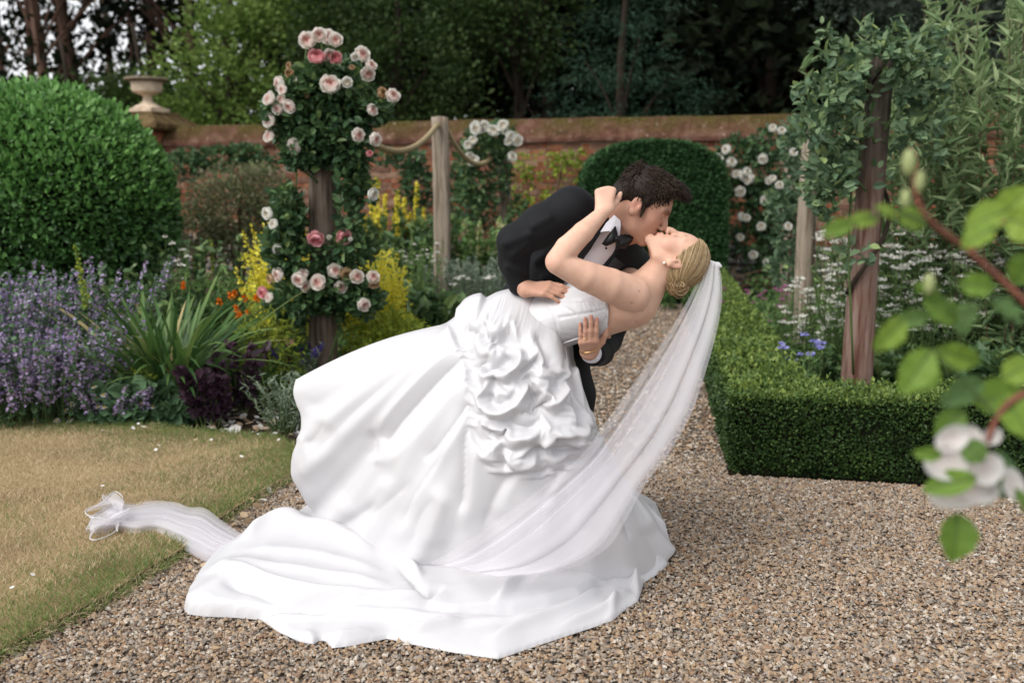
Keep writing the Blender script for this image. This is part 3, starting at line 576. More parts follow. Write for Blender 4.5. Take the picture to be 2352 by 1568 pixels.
q += nn * (rng.uniform(-.05, .02, n) + .015 * fbm(q, 6))[:, None]; t = .3 + .3 * nn[:, 2] + .15 * fbm(q, 6, 3) + rng.normal(0, .14, n); foliage('foliage', q, nn + [0, 0, .3], .038, LM['yew'], e, LEAF2, .9, .3, t)
zs = np.linspace(0, YZ - .04, 14); V = np.array([[yc[0] + sx_ * max(float(halfw(np.array(z))) - .04, .02), yc[1] + sy_ * (YD - .05), z] for z in zs for sx_, sy_ in ((-1, -1), (1, -1), (1, 1), (-1, 1))])
mk('twig_core', V, np.array([[4 * i + j, 4 * i + (j + 1) % 4, 4 * i + 4 + (j + 1) % 4, 4 * i + 4 + j] for i in range(13) for j in range(4)] + [[52, 53, 54, 55]]), DARKCORE, e, False)

# --- roses
def rose_geo(seed, openness=1.0):
    rg = np.random.default_rng(seed); parts = []; tint = []
    lay = [(3, .30, 2.5, .9), (4, .45, 2.35, .75), (5, .60, 2.2, .62), (6, .76, 2.0, .55), (6, .92, 1.75, .52), (5, 1.0, 1.45 * openness, .56)]
    for li, (k, Rr, ph, hw) in enumerate(lay):
        for i in range(k):
            az0 = 2 * np.pi * i / k + li * 1.1 + rg.normal(0, .15); u = np.linspace(-1, 1, 5); v = np.linspace(0, 1, 5); U, Vv = np.meshgrid(u, v, indexing='ij')
            phi = .25 + (ph - .25 + rg.normal(0, .08)) * Vv - .16 * U**2 * Vv; az = az0 + U * hw * (1.15 * np.sin(np.clip(Vv * .9 + .18, 0, 1) * np.pi * .62)); r = Rr * (1 + .05 * np.sin(3 * U + i) * Vv) * (1 + (.13 if li > 3 else 0) * np.clip(Vv - .75, 0, 1) * 4)
            p = np.stack([r * np.sin(phi) * np.cos(az), r * np.sin(phi) * np.sin(az), .9 - r * np.cos(phi) - .9 + (1 - Rr) * -.25 + .1], -1).reshape(-1, 3); parts.append((p, grid_faces(5, 5))); tint.append(np.clip(.15 + .17 * li + .12 * Vv.ravel() + rg.normal(0, .04), 0, 1))
    V, F = cat(parts); return V, F, np.concatenate(tint)
PINKS = {'pale': tint_mat('petal_pale_pink', [(.74, .41, .39), (.81, .55, .51), (.84, .68, .63), (.85, .75, .70)], .4, .6, .15), 'pink': tint_mat('petal_pink', [(.66, .22, .25), (.73, .33, .35), (.77, .46, .47)], .3, .6, .15),
         'white': tint_mat('petal_ivory', [(.72, .60, .50), (.80, .74, .66), (.83, .80, .74)], .3, .6, .15), 'faded': tint_mat('petal_faded_tan', [(.36, .20, .09), (.48, .32, .17), (.55, .42, .28)], .2, .8, .1)}
RG = [rose_geo(s, o) for s, o in ((1, 1.0), (2, 1.12), (3, .9))]; RM = {}
for kk, m in PINKS.items():
    for i, (V, F, t) in enumerate(RG): RM[kk, i] = mesh_data('rose_bloom', V, F, m, True, {'tint': t})
def bloom(parent, pos, rad, kind, dirn):
    o = link('rose_bloom', RM[kind, int(rng.integers(3))], parent, loc=pos); o.scale = (rad,) * 3
    o.rotation_euler = Vector(unit(dirn)).to_track_quat('Z', 'Y').to_euler(); return o
def leaf_clumps(specs, Y, dY, dens=1.0):
    """points in several photo-space ellipses (px, py, rx, ry, n) at depth Y +- dY"""
    pos, out = [], []
    for cx, cy, rx, ry, n in specs:
        n = int(n * dens); d = rdir(n); f = rng.uniform(.15, 1, n) ** .45; c = P(cx, cy, Y); s = Y / FPX
        pos.append(c + d * f[:, None] * np.array([rx * s, dY, ry * s])); out.append(d + [0, -.5, .3])
    return np.vstack(pos), np.vstack(out)
def canes(e, paths, Y, r=.008, mat=None, dy=None):
    parts = [tube(resample([P(x, y, Y + (dy[i] if dy else 0)) for x, y in pth], 14), np.linspace(r, r * .5, 14), 6) for i, pth in enumerate(paths)]; V, F = cat(parts); mk('cane', V, F, mat or STEM, e)
Yr = 6.42; e = empty('climbing_rose', P1b + [.12, -.05, .02], 'pale pink climbing rose on the stout brown post beside the lawn', 'rose')
up_ = [(735, 200, 70, 60, 620), (690, 240, 62, 80, 700), (785, 240, 85, 85, 900), (735, 310, 92, 70, 950), (700, 350, 55, 50, 420), (800, 340, 60, 60, 420), (850, 250, 50, 40, 230), (640, 260, 28, 60, 180), (800, 410, 45, 55, 260), (835, 440, 25, 40, 90), (770, 150, 60, 25, 120)]
lo_ = [(670, 500, 55, 45, 420), (650, 560, 45, 40, 260), (690, 590, 80, 50, 520), (800, 570, 70, 45, 380), (770, 660, 95, 60, 800), (690, 690, 80, 55, 560), (840, 690, 45, 40, 180), (740, 730, 60, 40, 260), (800, 500, 35, 55, 170), (690, 780, 45, 55, 160), (660, 450, 30, 25, 90)]
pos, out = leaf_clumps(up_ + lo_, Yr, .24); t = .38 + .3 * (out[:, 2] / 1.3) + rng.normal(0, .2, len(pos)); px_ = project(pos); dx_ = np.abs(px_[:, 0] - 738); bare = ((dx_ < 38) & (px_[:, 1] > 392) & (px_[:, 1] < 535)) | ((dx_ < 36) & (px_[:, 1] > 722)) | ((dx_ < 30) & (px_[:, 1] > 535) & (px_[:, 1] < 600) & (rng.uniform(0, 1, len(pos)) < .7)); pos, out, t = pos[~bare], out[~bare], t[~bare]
foliage('foliage', pos, out, .062, LM['rose'], e, LEAF6, .8, .4, t)
canes(e, [[(745, 880), (700, 780), (690, 600), (680, 440), (690, 250), (705, 100)], [(740, 880), (790, 700), (800, 500), (790, 350), (820, 220), (832, 130)], [(730, 700), (660, 680), (600, 672)], [(760, 680), (830, 690), (857, 640)], [(730, 420), (650, 350), (617, 311)], [(780, 400), (840, 430), (857, 446)], [(800, 280), (860, 230), (903, 218)], [(735, 260), (738, 150), (740, 90)], [(700, 560), (640, 520), (612, 490)]], Yr, .009)
blooms = [(705, 92, 19, 'pale'), (733, 80, 16, 'pale'), (752, 84, 17, 'pale'), (771, 92, 15, 'pale'), (727, 128, 19, 'pink'), (757, 128, 15, 'pale'), (771, 133, 14, 'pink'), (832, 125, 17, 'pale'), (815, 131, 9, 'white'), (853, 150, 13, 'pale'), (845, 170, 16, 'pale'), (758, 192, 22, 'pale'), (797, 189, 12, 'white'), (639, 192, 16, 'pale'), (648, 205, 12, 'pale'), (617, 226, 16, 'pale'), (645, 228, 12, 'pale'), (637, 250, 13, 'pale'), (664, 245, 15, 'pale'), (617, 277, 16, 'pale'), (617, 312, 15, 'pale'), (675, 337, 18, 'pale'), (823, 310, 15, 'pale'), (863, 320, 15, 'pale'), (855, 253, 13, 'pale'), (878, 214, 12, 'faded'), (903, 219, 16, 'pale'), (849, 352, 8, 'pink'), (857, 446, 14, 'white'), (664, 168, 10, 'faded'), (663, 150, 7, 'faded'), (705, 220, 6, 'faded'), (808, 155, 7, 'faded'), (678, 183, 6, 'white'),
          (613, 490, 14, 'white'), (627, 514, 12, 'white'), (637, 573, 12, 'white'), (725, 549, 19, 'pink'), (789, 544, 18, 'pink'), (637, 631, 16, 'pale'), (620, 640, 11, 'faded'), (686, 642, 17, 'pale'), (703, 658, 14, 'pale'), (730, 648, 18, 'pale'), (695, 630, 14, 'pale'), (770, 623, 18, 'pale'), (795, 629, 14, 'faded'), (820, 635, 16, 'pale'), (783, 659, 15, 'pale'), (857, 636, 15, 'pale'), (859, 652, 12, 'faded'), (603, 672, 14, 'pink'), (617, 683, 12, 'pale'), (836, 700, 15, 'pale'), (665, 785, 12, 'pink'), (756, 545, 6, 'white'), (805, 549, 5, 'white')]
for x, y, r_, kd in blooms:
    pz = P(x, y, Yr - .24 + rng.uniform(-.04, .08)); dr = np.array([(x - 740) / 160 + rng.normal(0, .25), -1.0, .15 + rng.normal(0, .35)]); bloom(e, pz, r_ * Yr / FPX * .95, kd, dr)
# white roses round the far post
Yw = 10.7; e = empty('climbing_rose', P3b + [0, -.12, .02], 'white climbing rose round the narrow grey post', 'rose')
pos, out = leaf_clumps([(1110, 330, 50, 45, 430), (1150, 320, 35, 40, 260), (1070, 370, 30, 30, 160), (1090, 430, 45, 45, 280), (1150, 400, 25, 60, 160), (1070, 480, 35, 60, 220), (1190, 500, 28, 50, 130)], Yw, .3); foliage('foliage', pos, out, .075, LM['rose'], e, LEAF6, .8, .4, np.clip(rng.normal(.55, .22, len(pos)), 0, 1))
canes(e, [[(1150, 640), (1130, 480), (1105, 340)], [(1160, 600), (1165, 420), (1150, 300)], [(1180, 480), (1110, 400), (1060, 345)], [(1215, 480), (1130, 390), (1090, 340)]], Yw, .008, TWIG)
for x, y, r_ in ((1086, 322, 10), (1094, 294, 14), (1112, 288, 10), (1133, 300, 13), (1122, 296, 9), (1155, 288, 12), (1172, 312, 11), (1187, 322, 12), (1075, 333, 10), (1086, 368, 13), (1078, 358, 9), (1176, 360, 10), (1168, 325, 9), (1158, 300, 8), (1104, 300, 8)): bloom(e, P(x, y, Yw - .3), r_ * Yw / FPX, 'white', np.array([rng.normal(0, .4), -1, .3 + rng.normal(0, .3)]))
# white climbing rose on the wall right of the yew
Yv = 11.7; e = empty('climbing_rose', (X(1715, Yv), Yv, 0), 'white-flowered climbing rose trained on the wall beside the yew', 'rose')
pos, out = leaf_clumps([(1690, 350, 45, 40, 230), (1740, 400, 60, 60, 420), (1700, 450, 40, 50, 200), (1760, 480, 50, 70, 420), (1720, 550, 55, 50, 300), (1780, 570, 50, 60, 330), (1770, 330, 50, 40, 260), (1760, 630, 55, 25, 160)], Yv, .16); foliage('foliage', pos, out, .08, LM['rose'], e, LEAF6, .8, .3, np.clip(rng.normal(.42, .2, len(pos)), 0, 1))
canes(e, [[(1750, 650), (1730, 500), (1700, 360)], [(1760, 650), (1770, 450), (1740, 340)]], Yv, .01, TWIG)
for x, y in ((1652, 363), (1680, 372), (1690, 400), (1715, 395), (1706, 405), (1698, 398), (1668, 343), (1775, 294), (1725, 405), (1718, 412), (1700, 440), (1714, 500), (1704, 498), (1748, 520), (1758, 460), (1730, 585), (1760, 600), (1774, 410), (1766, 415), (1790, 430), (1700, 545), (1752, 365)): bloom(e, P(x, y, Yv - .22), rng.uniform(7, 11) * Yv / FPX, 'white', np.array([rng.normal(0, .5), -1, .3 + rng.normal(0, .3)]))
# leafy climber over the twined red post
Yc = 5.6; e = empty('climbing_rose', P4b + [.14, -.06, .02], 'leafy climber without flowers arching over the leaning red post', 'rose')
pos, out = leaf_clumps([(2030, 135, 70, 40, 300), (1965, 190, 80, 45, 330), (1900, 235, 55, 32, 170), (2065, 200, 80, 55, 330), (2110, 150, 40, 30, 70), (1935, 310, 65, 60, 330), (1900, 380, 50, 55, 210), (1970, 400, 75, 32, 210), (1890, 435, 50, 25, 100), (2065, 310, 50, 45, 150), (2130, 270, 45, 45, 110), (1965, 580, 28, 30, 40), (1860, 300, 26, 40, 60)], Yc, .32)
ar = []
for pth in ([(1990, 190), (1940, 110), (1890, 75)], [(2020, 130), (2010, 80), (1985, 55)], [(2040, 130), (2070, 80), (2050, 55)], [(1960, 200), (1880, 190), (1835, 205)], [(2060, 150), (2110, 90), (2170, 62)], [(2110, 90), (2150, 110), (2165, 150)], [(1930, 290), (1870, 280), (1840, 320)], [(1960, 400), (1900, 450), (1865, 455)], [(2100, 200), (2150, 190), (2175, 230)], [(2080, 290), (2140, 330), (2160, 370)], [(1920, 400), (1880, 470), (1900, 500)], [(1990, 160), (1925, 150), (1870, 110)]):
    c_ = resample([P(x, y, Yc - .1) for x, y in pth], 16); ar.append(np.repeat(c_, 3, 0) + rng.normal(0, .022, (48, 3)))
ar = np.vstack(ar); pos = np.vstack([pos, ar]); out = np.vstack([out, rdir(len(ar)) + [0, -.3, .4]])
px_ = project(pos); bare = (np.abs(px_[:, 0] - np.interp(px_[:, 1], [128, 900], [2028, 1962])) < 34) & (px_[:, 1] > 135) & (px_[:, 1] < 560) & (rng.uniform(0, 1, len(pos)) < .9); pos, out = pos[~bare], out[~bare]
foliage('foliage', pos, out, .06, LM['rosepale'], e, LEAF6, .8, .5, np.clip(.42 + .2 * out[:, 2] + rng.normal(0, .2, len(pos)), 0, 1))
canes(e, [[(1960, 860), (1950, 500), (1990, 300), (2050, 120), (2170, 65)], [(1990, 440), (1920, 350), (1850, 200)], [(2030, 300), (2100, 200), (2150, 150), (2190, 65)], [(2010, 330), (1960, 200), (1900, 70)], [(2070, 150), (2120, 110), (2150, 160)]], Yc, .007)
parts = []; tt = np.linspace(0, 1, 40); ax = P4b + (P4t - P4b) * (.36 + .62 * tt)[:, None]; an = -2.9 + tt * 7.5; st_ = ax + .105 * np.c_[np.cos(an), np.sin(an), 0 * an]; V, F = tube(st_, .014 - .006 * tt, 7); mk('twining_stem', V, F, BARK, e)
# climber on the two posts behind
Yq = 8.2; e = empty('climbing_rose', P5b + [-.1, .25, .02], 'dense grey-leaved climber between the two grey posts by the flint wall', 'rose')
pos, out = leaf_clumps([(1850, 340, 55, 60, 520), (1840, 440, 50, 60, 420), (1815, 540, 40, 60, 320), (1800, 620, 40, 40, 200), (1880, 420, 45, 50, 260), (1790, 470, 35, 45, 180), (1830, 290, 35, 25, 110)], Yq + .4, .3); foliage('foliage', pos, out, .06, LM['rosepale'], e, LEAF6, .8, .5, np.clip(rng.normal(.35, .2, len(pos)), 0, 1))
canes(e, [[(1810, 660), (1820, 500), (1840, 320)], [(1860, 640), (1850, 450), (1870, 320)]], Yq + .3, .008, TWIG)
for x, y in ((1790, 425), (1795, 300), (1810, 520), (1822, 350)): bloom(e, P(x, y, Yq), 9 * Yq / FPX, 'white', np.array([0, -1, .3]))
# --- climbers and shrubs against the wall
def wall_shrub(label, specs, Y, leaf, mat, dY=.18, tm=LEAF2, mean=.45, name='wall_shrub'):
    e = empty(name, (X(specs[0][0], Y), Y, 0), label, 'shrub', 'shrubs trained along the wall'); pos, out = leaf_clumps(specs, Y, dY); foliage('foliage', pos, out, leaf, LM[mat], e, tm, .8, .3, np.clip(rng.normal(mean, .22, len(pos)), 0, 1))
    cx, cy = specs[0][:2]; b0 = np.array([X(cx, Y), Y, 0]); V, F = cat([tube(resample([b0, (b0 + q) / 2 + [0, .0, .1], q], 8), np.linspace(.014, .004, 8), 5) for q in pos[rng.integers(0, len(pos), 10)]]); mk('stem', V, F, TWIG, e); return e
wall_shrub('leafy green climber at the top of the wall beside the domed bush', [(430, 380, 45, 40, 320), (500, 365, 60, 30, 300), (560, 350, 50, 22, 200), (600, 380, 40, 30, 160)], 13.6, .085, 'rose')
wall_shrub('tall airy olive and purplish shrub before the wall', [(530, 470, 105, 95, 2600), (600, 440, 70, 70, 1000), (450, 530, 70, 50, 800), (560, 560, 110, 50, 1100)], 9.6, .045, 'olive', .4)
wall_shrub('thin yellow-green climber on the bricks beside the yew', [(1250, 380, 90, 35, 170), (1220, 440, 60, 50, 110), (1310, 360, 50, 18, 70), (1320, 430, 40, 50, 70), (1200, 500, 40, 60, 90)], 12.85, .07, 'chart', .1)
wall_shrub('dark climber on the wall behind the bare grey post', [(960, 430, 45, 70, 420), (1060, 450, 50, 80, 420), (1120, 480, 40, 50, 200), (940, 370, 45, 28, 130), (880, 360, 40, 20, 90)], 12.8, .085, 'rose', mean=.3)
wall_shrub('low mixed greenery at the foot of the wall by the white rose', [(1620, 640, 60, 30, 200), (1820, 640, 60, 35, 300), (1760, 655, 60, 22, 200)], 11.2, .06, 'herb')
# --- border plants
def tuft(name, label, cat_, base, n, h, spreadr, leaf, mat, tm=NARROW, per=26, group=None, stem_mat=STEM, top=.0, lean=.25):
    """upright leafy stems"""
    base = np.asarray(base, float); e = empty(name, base, label, cat_, group); st_, pos, out = [], [], []; tips = []
    for k in range(n):
        a = rng.uniform(0, 2 * np.pi); rr_ = np.sqrt(rng.uniform()); b0 = base + np.array([np.cos(a) * spreadr[0], np.sin(a) * spreadr[1], 0]) * rr_; hh = h * rng.uniform(.75, 1.08)
        tp = b0 + np.array([np.cos(a) * lean * rr_ * hh + rng.normal(0, .03), np.sin(a) * lean * rr_ * hh, hh]); c = resample([b0, (b0 + tp) / 2 + [rng.normal(0, .02), 0, .02], tp], 8); st_.append(tube(c, np.linspace(.004, .0015, 8), 4, False)); tips.append(c)
        f = rng.uniform(.12, 1, per); q = np.stack([np.interp(f, np.linspace(0, 1, 8), c[:, i]) for i in range(3)], 1); d = rdir(per); d[:, 2] = .35 + .3 * f; pos.append(q); out.append(d)
    if n <= 6:
        for V, F in st_: mk('stem', V, F, stem_mat, e)
    else: V, F = cat(st_); mk('stem', V, F, stem_mat, e, kind='stuff')
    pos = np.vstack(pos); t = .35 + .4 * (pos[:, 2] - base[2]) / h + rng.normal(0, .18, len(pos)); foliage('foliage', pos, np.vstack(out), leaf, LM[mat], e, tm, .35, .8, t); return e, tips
def spike_flowers(e, tips, f0, n, r0, mat, size, name='blossom', tm=BROAD):
    pos, out = [], []
    for c in tips:
        f = rng.uniform(f0, 1, n); q = np.stack([np.interp(f, np.linspace(0, 1, len(c)), c[:, i]) for i in range(3)], 1); d = rdir(n); d[:, 2] *= .4; w_ = (1.05 - (f - f0) / (1 - f0) * .75)[:, None]; pos.append(q + d * r0 * w_); out.append(d)
    return foliage(name, np.vstack(pos), np.vstack(out), size, LM[mat], e, tm, .4, .3)
# catmint: violet spikes over grey-green leaves
for bx_, by_, h_, n_, lab in ((20, 972, .50, 95, 'big mound of violet catmint spilling over the edge of the lawn'), (110, 966, .56, 90, 'tall violet catmint spikes beside the strap-leaved clump'), (-30, 930, .70, 90, 'violet catmint standing in front of the domed bush'), (40, 905, .78, 90, 'violet catmint at the back, against the domed bush'), (165, 905, .84, 45, 'loose violet catmint spikes rising above the strap leaves'), (265, 978, .24, 30, 'short violet catmint sprigs between the daisies and the lawn'), (-60, 965, .5, 60, 'violet catmint mound at the open end of the border')):
    b0 = G(bx_, by_); e, tips = tuft('catmint', lab, 'flower', b0, n_, h_, (.34, .26) if n_ > 30 else (.22, .1), .03, 'mantle', BROAD, 22, 'catmint in the border', lean=.45); spike_flowers(e, tips, .35, 50, .024, 'catmint', .018)
# strap-leaved clump
def straps(label, base, n, L, wid, mat, name='strap_leaf_plant', h0=.9, spread=1.0):
    e = empty(name, base, label, 'plant'); dead = 0
    for k in range(n):
        a = rng.uniform(0, 2 * np.pi); ll = L * rng.uniform(.6, 1.1); out = spread * rng.uniform(.12, .75); bend = rng.uniform(.25, 1.1); t = np.linspace(0, 1, 9); hor = out * ll * (t + .5 * bend * t**2); ver = ll * h0 * (t - .55 * bend * t**2.4)
        b0 = base + np.array([rng.normal(0, .06), rng.normal(0, .05), 0]); c = b0 + np.c_[np.cos(a) * hor, np.sin(a) * hor, ver]; side = np.array([-np.sin(a), np.cos(a), 0]); w_ = wid * np.sin(np.clip(t * .85 + .12, 0, 1) * np.pi) ** .7; w_[-1] = .001; tw = rng.normal(0, .4)
        sd_ = side * math.cos(tw) + np.array([0, 0, 1]) * math.sin(tw) * .6; V = np.vstack([c - sd_ * w_[:, None] / 2, c + [0, 0, -.002], c + sd_ * w_[:, None] / 2]); F = np.vstack([[[i, i + 1, 10 + i, 9 + i], [9 + i, 10 + i, 19 + i, 18 + i]] for i in range(8)])
        tv = rng.uniform(0, .62); tc = np.clip(np.tile(tv + (.3 * t**3 if rng.uniform() < .35 else 0 * t), 3), 0, 1); tc = tc * 0 + .97 if rng.uniform() < .06 else tc
        mk('leaf', V, F, LM[mat], e, True, {'tint': tc})
    return e
straps('arching clump of dark green strap leaves with some dry tan ones', G(395, 948), 250, .98, .029, 'strap')
straps('loose clump of pale strap leaves beside the purple-leaved plant', G(585, 925), 46, .50, .022, 'strap')
# purple-leaved plants
e, tp = tuft('purple_leaf_plant', 'dark purple-leaved plant at the edge of the bare soil', 'plant', G(485, 975), 14, .33, (.09, .06), .075, 'plum', LEAF6, 26, 'purple-leaved plants')
e, tp = tuft('purple_leaf_plant', 'taller dark purple-leaved plant behind the scattered petals', 'plant', G(540, 955), 12, .40, (.08, .06), .07, 'plum', LEAF6, 22, 'purple-leaved plants')
# lady's mantle and daisies
shrub('lady_mantle', 'low mound of scalloped grey-green leaves edging the lawn', 'plant', G(310, 972) + [0, 0, .09], (.34, .13, .15), 620, .085, LM['mantle'], BROAD, .5, .1)
shrub('lady_mantle', 'second mound of scalloped leaves beside the purple-leaved plant', 'plant', G(395, 966) + [0, 0, .10], (.16, .11, .14), 280, .08, LM['mantle'], BROAD, .5, .1)
DAISY = []; a = np.linspace(0, 2 * np.pi, 12, endpoint=False); V, F = scatter(NARROW, np.c_[np.cos(a) * .25, np.sin(a) * .25, 0 * a], np.c_[np.cos(a), np.sin(a), 0 * a - .1], np.tile([0, 0, 1.], (12, 1)), np.full(12, .85)); Vl, Fl = lump(10, 5, .05); Vl = Vl * np.array([.34, .34, .2]) + [0, 0, .05]
DM = mesh_data('daisy', np.vstack([V, Vl]), [F, Fl + len(V)], [LM['white'], tmat('daisy_eye', (.55, .33, .03), .8, .1)], True, {'tint': np.ones(len(V) + len(Vl))}, fmat=[0] * len(F) + [1] * len(Fl))
dz = empty('daisy_plant', G(320, 950), 'white daisies with yellow eyes among the scalloped leaves', 'flower'); st_ = []
for x, y in ((112, 945), (132, 985), (150, 962), (165, 948), (188, 930), (220, 933), (225, 953), (216, 908), (240, 955), (256, 985), (273, 980), (295, 1000), (160, 985), (80, 985), (330, 925), (352, 952), (128, 985), (238, 926), (325, 945)):
    q = P(x, y - 20, float(G(320, 972)[1]) - .12); o = link('daisy_bloom', DM, dz, loc=q); o.scale = (.021,) * 3; o.rotation_euler = (R(rng.uniform(15, 60)), R(rng.uniform(-25, 25)), 0); st_.append(tube(resample([q + [rng.normal(0, .02), .04, -q[2]], q + [0, .03, -.08], q - [0, 0, .002]], 6), .0018, 4, False))
V, F = cat(st_); mk('stem', V, F, STEM, dz)
for x, y in ((395, 905), (318, 905), (350, 890)): pass
e, tips = tuft('lady_mantle', 'yellow-green flower sprays above the scalloped leaves', 'plant', G(375, 962), 9, .30, (.12, .05), .03, 'mantle', BROAD, 8); heads(np.array([c[-1] for c in tips]), 60, .035, LM['chart'], e, size=.012)
# golden shrub behind the rose post
shrub('golden_shrub', 'golden yellow shrub growing behind the rose post, towards the strap leaves', 'shrub', (X(640, 7.0), 7.0, Z(660, 7.0)), (.27, .25, .42), 3400, .03, LM['gold'], LEAF2, .3, .35, 2.2, topbias=.15)
shrub('golden_shrub', 'golden yellow shrub showing between the rose post and the white gown', 'shrub', (X(840, 7.0), 7.0, Z(690, 7.0)), (.30, .28, .32), 3800, .03, LM['gold'], LEAF2, .3, .35, 2.2, topbias=.1)
e, tips = tuft('goldenrod', 'spiky yellow sprays leaning out of the golden shrub', 'plant', np.array([X(650, 6.9), 6.9, 0]), 16, 1.02, (.2, .12), .03, 'chart', NARROW, 20, lean=.3); spike_flowers(e, tips, .72, 60, .022, 'mullein', .018)
shrub('chartreuse_shrub', 'yellow-green leafy plant at the foot of the rose post', 'shrub', (X(595, 6.2), 6.2, .3), (.24, .25, .32), 1200, .05, LM['chart'], NARROW, .3, .2)
shrub('chartreuse_shrub', 'low yellow-green plant between the rose post and the white gown', 'shrub', (X(880, 6.6), 6.6, .28), (.30, .25, .26), 1600, .04, LM['chart'], LEAF2, .3, .2)
# mixed perennials, mid border
for x, Y, h_, n_, sr, lf, mt, tm, lab in ((520, 7.6, .72, 55, (.42, .25), .085, 'herb', NARROW, 'upright lance-leaved perennial behind the strap leaves'), (640, 8.2, .62, 34, (.3, .2), .08, 'herb', NARROW, 'lance-leaved perennial behind the golden shrub'), (330, 7.2, .72, 40, (.38, .22), .07, 'rose', LEAF6, 'young rose bush with grey-green leaves before the domed bush'), (420, 8.0, .85, 34, (.3, .2), .07, 'rose', LEAF6, 'dark leafy rose bush beside the domed bush'), (890, 8.4, .85, 60, (.3, .25), .06, 'herb', NARROW, 'feathery bright green perennial beside the bare grey post'), (955, 7.7, .52, 36, (.26, .2), .13, 'rose', LEAF6, 'broad-leaved dark plant at the foot of the bare grey post'), (930, 10.0, 1.0, 70, (.35, .25), .11, 'rose', LEAF6, 'dark leafy perennial under the yellow mullein spikes'), (1100, 10.2, .92, 60, (.42, .25), .09, 'herb', LEAF6, 'leafy perennial with pale green flower spikes behind the lavender'), (250, 6.4, .62, 40, (.3, .2), .06, 'herb', LEAF6, 'leafy perennial between the catmint and the domed bush'), (1600, 10.6, .3, 40, (.5, .3), .05, 'herb', LEAF2, 'low green edging plant before the yew'), (2100, 6.1, .30, 60, (.55, .2), .08, 'rose', LEAF6, 'dark leafy plant behind the box hedge by the red post'), (2340, 5.9, .36, 50, (.4, .2), .11, 'rose', LEAF6, 'broad dark leaves behind the box hedge, past the white daisies')):
    e, tips = tuft('perennial_plant', lab, 'plant', (X(x, Y), Y, 0), n_, h_, sr, lf, mt, tm, 24, lean=.2)
    if 'pale green flower' in lab: spike_flowers(e, tips[::2], .82, 46, .028, 'cream', .028)
# foxglove-like green seed spikes, verbascum, lavender, red hot orange
for x, y0, Y, lab in ((450, 520, 8.2, 'slender green seed spike beside the olive shrub'), (490, 520, 8.2, 'taller slender green seed spike in front of the olive shrub'), (190, 560, 6.0, 'green seed spike rising out of the catmint')):
    tp = P(x, y0, Y); e, tips = tuft('seed_spike_plant', lab, 'flower', (tp[0], Y, 0), 1, tp[2], (.01, .01), .04, 'herb', NARROW, 30, 'green seed spikes', lean=0); spike_flowers(e, tips, .6, 130, .018, 'chart', .02)
vb = (X(915, 10.4), 10.4, 0); e, tips = tuft('mullein', 'tall yellow mullein spikes in front of the wall', 'flower', vb, 12, 1.35, (.32, .15), .08, 'rose', LEAF6, 16, lean=.06); spike_flowers(e, tips, .58, 150, .024, 'mullein', .03)
vb = (X(872, 10.0), 10.0, 0); e, tips = tuft('mullein', 'pair of leaning yellow mullein spikes nearer the rose post', 'flower', vb, 3, 1.3, (.08, .1), .08, 'rose', LEAF6, 16, lean=.1); spike_flowers(e, tips, .55, 170, .028, 'mullein', .032)
e, tips = tuft('lavender', 'grey lavender bush between the bare grey post and the man in black', 'flower', (X(1095, 9.3), 9.3, 0), 170, .62, (.36, .25), .06, 'silver', NARROW, 12, stem_mat=tmat('silver_stem', (.17, .21, .15), .8, .1), lean=.45); spike_flowers(e, tips, .86, 16, .012, 'silver', .02)
for x, y, n_, h_, lab in ((655, 990, 46, .30, 'grey lavender tuft beside the hem of the gown'), (610, 900, 20, .30, 'lavender with dark violet heads beside the purple-leaved plant'), (690, 905, 22, .33, 'lavender with dark violet heads at the foot of the rose post')):
    e, tips = tuft('lavender', lab, 'flower', G(x, y), n_, h_, (.09, .07), .05, 'silver', NARROW, 12, 'lavender tufts', stem_mat=STEM, lean=.5)
    if n_ < 40: spike_flowers(e, tips, .82, 40, .009, 'lav', .013)
for x, y, Y, lab in ((552, 660, 6.6, 'orange poker flowers beside the golden shrub'), (570, 700, 6.3, 'orange flowers low among the yellow-green leaves'), (397, 655, 7.0, 'single orange flower spike above the strap leaves')):
    q = P(x, y, Y); e, tips = tuft('orange_flower', lab, 'flower', (q[0], Y, 0), 1 if '397' in str(x) else 4, q[2] + .03, (.08, .05), .06, 'herb', NARROW, 8, 'orange flowers', lean=.05); spike_flowers(e, tips, .93, 40, .012, 'orange', .018)
# white pompons near the bare post; more small white flowers
def dots(name, label, pts, Y, r, mat, n=26, size=.018, group=None, spread_y=.2):
    q = np.array([P(x, y, Y + rng.uniform(-spread_y, spread_y)) for x, y in pts]); e = empty(name, (q[:, 0].mean(), Y, 0), label, 'flower', group)
    heads(q, n, (r, r, r * .5), LM[mat], e, size=size); V, F = cat([tube(resample([[c[0] * .7 + q[:, 0].mean() * .3, c[1] + .05, 0], (c * [1, 1, .6]), c], 6), .003, 4, False) for c in q]); mk('stem', V, F, STEM, e)
    pos = np.repeat(q, 14, 0); k = rng.uniform(.1, .95, len(pos)); pos[:, 2] *= k; pos[:, 0] += rng.normal(0, .06, len(pos)); foliage('foliage', pos, rdir(len(pos)) + [0, 0, .4], .05, LM['herb'], e, NARROW); return e
dots('white_scabious', 'white pompon flowers beside the bare grey post', [(923, 578), (935, 600), (944, 605), (958, 596), (965, 588), (975, 575), (985, 585), (968, 612), (990, 590), (1004, 580), (1003, 560), (995, 600), (930, 590), (950, 562)], 8.9, .03, 'white')
dots('white_phlox', 'white and lilac phlox low in front of the lavender bush', [(1050, 640), (1062, 636), (1075, 642), (1120, 640), (1130, 636), (1070, 690), (1110, 685), (1045, 655)], 8.6, .04, 'white')
dots('white_yarrow', 'small white flower heads before the domed bush', [(395, 560), (420, 575), (405, 600), (430, 590), (415, 610), (398, 640), (425, 640), (380, 545)], 7.6, .03, 'white')
